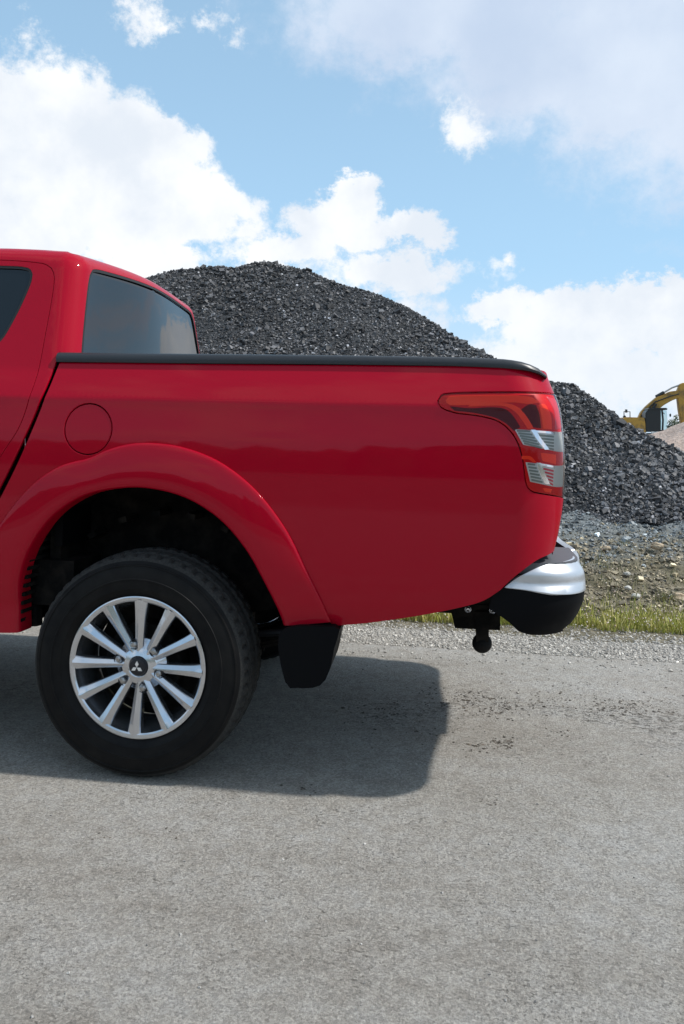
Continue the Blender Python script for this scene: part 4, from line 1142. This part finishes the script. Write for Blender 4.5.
# ------------------------------------------------------------------ grass
def grass(name, pts, hgt, cols, label, cat):
    V = []; F = []; T = []
    for (x, y, z) in pts:
        h = hgt*math.exp(random.gauss(0, .38)); a = random.uniform(0, 2*PI); ln = random.uniform(.1, .6)*h; b_ = random.uniform(0, 2*PI); w = random.uniform(.0014, .0032)
        dx, dy = math.cos(a)*w, math.sin(a)*w; lx, ly = math.cos(b_)*ln, math.sin(b_)*ln; k = len(V)
        V += [(x-dx, y-dy, z), (x+dx, y+dy, z), (x-dx*.8+lx*.35, y-dy*.8+ly*.35, z+h*.6), (x+dx*.8+lx*.35, y+dy*.8+ly*.35, z+h*.6), (x+lx, y+ly, z+h)]
        F += [(k, k+1, k+3, k+2), (k+2, k+3, k+4)]
        c_ = random.choice(cols); g = random.uniform(.7, 1.35); T += [(c_[0]*g, c_[1]*g, c_[2]*g)]*5
        if random.random() < .035:
            k = len(V); q = (x+lx, y+ly, z+h); r = .006
            V += [(q[0]-r, q[1], q[2]), (q[0], q[1]-r, q[2]), (q[0]+r, q[1], q[2]), (q[0], q[1]+r, q[2]), (q[0], q[1], q[2]+r*1.2), (q[0], q[1], q[2]-r)]
            F += [(k, k+1, k+4), (k+1, k+2, k+4), (k+2, k+3, k+4), (k+3, k, k+4), (k, k+5, k+1), (k+1, k+5, k+2)]
            T += [random.choice([(.6, .5, .42), (.65, .6, .5), (.5, .36, .3)])]*6
    me = bpy.data.meshes.new(name); me.from_pydata(V, [], F); me.update()
    at = me.attributes.new('tint', 'FLOAT_COLOR', 'POINT'); at.data.foreach_set('color', np.array([(*t, 1) for t in T], np.float32).ravel())
    o = link(name, me, 'grass_blade'); tag(o, label, cat, kind='stuff'); return o
pts = []
while len(pts) < 42000:
    x = random.uniform(-1.2, 6.5); y = 2.58+.04*vn(x, 3, 2)+abs(random.gauss(0, .22))
    if y > 3.35: continue
    if fbm(x, y, 4, 3, 2) < -.45 and random.random() < .8: continue
    pts.append((x, y, _bank(y)-.005))
GC = [(.34, .36, .06), (.38, .38, .08), (.25, .29, .05), (.44, .40, .12), (.52, .46, .2)]
grass('grass_strip', pts, .046, GC, 'strip of low sunlit grass between the roadside gravel and the bank', 'grass')
pts = []
for _ in range(260):
    cx, cy = random.uniform(-1, 7), 3.1+abs(random.gauss(0, .55))
    if cy > 4.7: continue
    for k in range(random.randint(8, 34)):
        x, y = cx+random.gauss(0, .04), cy+random.gauss(0, .04); pts.append((x, y, bankz(x, y)-.01))
grass('bank_weeds', pts, .05, [(.15, .16, .05), (.2, .19, .08), (.26, .23, .13), (.11, .12, .04)], 'sparse dry weeds growing in tufts on the bank', 'weeds')

# ------------------------------------------------------------------ excavator, far off on the right
YE = 50.0
def E(u, v, y=0): return P(u, v, YE+y)
ex0 = E(648, 456); 
exc = empty('excavator', (ex0.x, YE, 0), 'dirty yellow tracked excavator with raised boom beyond the dark stone pile', 'excavator')
inv_e = Matrix.Translation((-ex0.x, -YE, 0))
def epoly(name, px, y0, y1, material, smooth=False):
    pp = [E(u, v) for u, v in px]; b = MB(); b.prism([(p.x, p.z) for p in pp], YE+y0, YE+y1); o = b.build(name, material, exc); o.matrix_parent_inverse = inv_e
    bm = bmesh.new(); bm.from_mesh(o.data); bmesh.ops.bevel(bm, geom=bm.edges[:], offset=.035, segments=2, affect='EDGES', clamp_overlap=True); bm.to_mesh(o.data); bm.free(); return o
def etube(name, pts, r, material, y=0):
    b = MB(); b.tube([E(u, v, y) for u, v in pts], r, 10); o = b.build(name, material, exc, True); o.matrix_parent_inverse = inv_e; return o
# engine house and counterweight
epoly('engine_house', [(618, 433), (618, 420), (622, 417.5), (640, 418), (641, 424), (642, 433)], -1.3, 1.3, 'excavator_yellow')
epoly('counterweight', [(606, 434), (606, 422), (609, 418.5), (618, 418.5), (618, 434)], -1.35, 1.35, 'excavator_yellow')
epoly('slew_platform', [(608, 437), (608, 433), (660, 433), (660, 437)], -1.35, 1.35, 'cab_black')
epoly('exhaust_stack', [(623, 418), (623, 415.5), (625.5, 415.5), (625.5, 418)], -.2, .1, 'cab_black')
etube('hand_rail', [(624, 418), (624, 411.5), (630, 411.8), (630, 418)], .03, 'cab_black', -1.0)
etube('work_light', [(625.2, 411), (627.2, 411)], .10, 'cab_black', -.9)
# cab, see-through front glass
epoly('cab_body', [(641, 432), (641, 413), (644, 410), (656, 409), (656, 432)], -1.3, -.25, 'cab_black')
epoly('cab_roof', [(643, 410.5), (644, 408.5), (662, 408.5), (662.5, 410.5)], -1.35, -.2, 'cab_black')
epoly('cab_base', [(655, 432), (655, 430), (663, 430), (663, 432)], -1.3, -.25, 'cab_black')
etube('cab_pillar', [(662, 410), (663, 420), (662.5, 431)], .055, 'cab_black', -1.25)
etube('cab_pillar', [(662, 410), (663, 420), (662.5, 431)], .055, 'cab_black', -.3)
epoly('cab_glass', [(656, 430), (656, 411), (661.8, 411), (662.6, 420), (662.2, 430)], -1.24, -1.21, 'clear_glass')
epoly('mirror', [(663.8, 417.5), (663.8, 414), (665.3, 414), (665.3, 417.5)], -1.5, -1.35, 'cab_black')
etube('mirror_arm', [(662.5, 412), (664.6, 414)], .02, 'cab_black', -1.4)
# boom in two bends, stick, cylinders, bucket
epoly('boom', [(637, 421), (641, 412), (646, 406.5), (651, 402), (657, 397), (663, 395), (670, 391.5), (678, 390.5), (682, 392), (681, 397), (677, 398.5), (671, 401), (664, 405), (659, 409), (652, 416), (645, 423), (640, 427)], -.05, .45, 'excavator_yellow')
for hy in (-.12, .5): etube('hydraulic_hose', [(641, 416), (647, 409.5), (655, 402), (663, 399), (671, 396), (679, 394)], .035, 'cab_black', hy)
etube('boom_ram', [(645, 425), (649, 414), (656, 404)], .085, 'cab_black', -.15)
etube('stick_ram', [(656, 397), (664, 392.5)], .11, 'cab_black', .2)
etube('stick_ram_rod', [(664, 392.5), (672, 387.8), (681, 384.5)], .05, 'steel', .2)
epoly('stick', [(677, 392), (680, 384), (684, 382.5), (690, 385), (692, 396), (689, 412), (686, 427), (682, 427), (679, 410)], .0, .42, 'excavator_yellow')
etube('bucket_ram', [(690, 388), (691, 402), (689, 416)], .09, 'cab_black', .2)
epoly('bucket', [(681, 424), (691, 422), (697, 430), (693, 441), (684, 444), (678, 436)], -.35, .85, 'excavator_yellow')
# tracks
for yy in (-1.3, .8):
    o = epoly('track', [(606, 447), (603, 443), (606, 438.5), (612, 437.5), (658, 437.5), (663, 439.5), (664, 443.5), (661, 448), (655, 452), (612, 452)], yy, yy+.55, 'cab_black')
    for k in range(9):
        b = MB(); c_ = E(611+5.6*k, 449.5); b.lathe([(.001, -.03), (.22, -.03), (.22, .5), (.001, .5)], 14, (c_.x, YE+yy, c_.z)); o = b.build('track_roller', 'cab_black', exc, True); o.matrix_parent_inverse = inv_e
epoly('side_panel', [(646, 434), (646, 431.6), (664, 431.6), (664, 434)], -1.42, -1.37, 'white_panel')
# pinkish heap right of it and a second behind
def heap(name, u, v, Y, rad, material, label, cat):
    p = P(u, v, Y); V = []; F = []; n = 64; m_ = 26
    for j in range(m_+1):
        t = j/m_
        for k in range(n):
            a = 2*PI*k/n; rr = rad*t*(1+.08*math.sin(3*a+1)+.04*math.sin(7*a)); x, y = rr*math.cos(a), rr*math.sin(a)
            z = (p.z+.1)*(1-t)**1.05 + .05*p.z*fbm(x, y, 2.2, 4)*(1-t)*min(1, t*6) if j else p.z
            V.append((x, y, z-.03))
    for j in range(m_):
        for k in range(n): F.append((j*n+k, j*n+(k+1) % n, (j+1)*n+(k+1) % n, (j+1)*n+k))
    o = mesh(name, V, F, material, smooth=True); o.location = (p.x, Y, 0); tag(o, label, cat); return o
heap('gravel_heap', 712, 412, 24, 4.9, 'pink_gravel', 'smaller heap of pinkish gravel at the right edge beyond the dark pile', 'gravel heap')
# shrub near the stick
def foliage(name, c, rad, n, cols, parent, size):
    V = []; F = []; T = []
    for i in range(n):
        d = Vector((random.gauss(0, 1), random.gauss(0, 1), random.gauss(0, 1))).normalized()*random.random()**.45
        q = Vector((c[0]+d.x*rad[0], c[1]+d.y*rad[1], c[2]+d.z*rad[2]*(1+.2*math.sin(5*d.x+3*d.y))))
        u_ = Vector((random.gauss(0, 1), random.gauss(0, 1), random.gauss(0, 1))).normalized(); v_ = u_.orthogonal().normalized(); s_ = size*random.uniform(.6, 1.4); k = len(V)
        V += [q-u_*s_, q+v_*s_*.6, q+u_*s_, q-v_*s_*.6]; F.append((k, k+1, k+2, k+3)); cc = random.choice(cols); T += [cc]*4
    me = bpy.data.meshes.new(name); me.from_pydata([tuple(v) for v in V], [], F); me.update()
    at = me.attributes.new('tint', 'FLOAT_COLOR', 'POINT'); at.data.foreach_set('color', np.array([(*t, 1) for t in T], np.float32).ravel())
    return link(name, me, 'leaves', parent)
sp = P(675, 440, 60)
sh = empty('small_tree', (sp.x, 60, 0), 'small dark green tree seen between the excavator cab and its stick', 'tree')
b = MB(); b.tube([(0, 0, -.02), (.05, 0, .8), (0, .05, 1.7)], [.12, .09, .04], 8); b.build('trunk', 'bark', sh, True)
foliage('crown', (0, 0, 1.75), (.62, .6, 1.0), 1400, [(.03, .05, .02), (.05, .075, .03), (.08, .10, .045)], sh, .07)
# ------------------------------------------------------------------ wooded ridge behind the photographer (shows in the paint)
V = []; F = []; n = 700
for k in range(n+1):
    x = -400+800*k/n; h = 15+4*fbm(x, 0, .02, 4)+2.2*fbm(x, 3, .12, 4)+1.2*fbm(x, 5, .7, 3)
    V += [(x, -110, -.02), (x, -120, max(2, h)), (x, -150, max(2, h)*.9), (x, -220, -.02)]
for k in range(n):
    for j in range(3): F.append((4*k+j, 4*k+j+1, 4*k+5+j, 4*k+4+j))
b = MB(); b.add(V, F); o = b.build('hills', 'hill_green', None, True, R(80)); o['kind'] = 'structure'
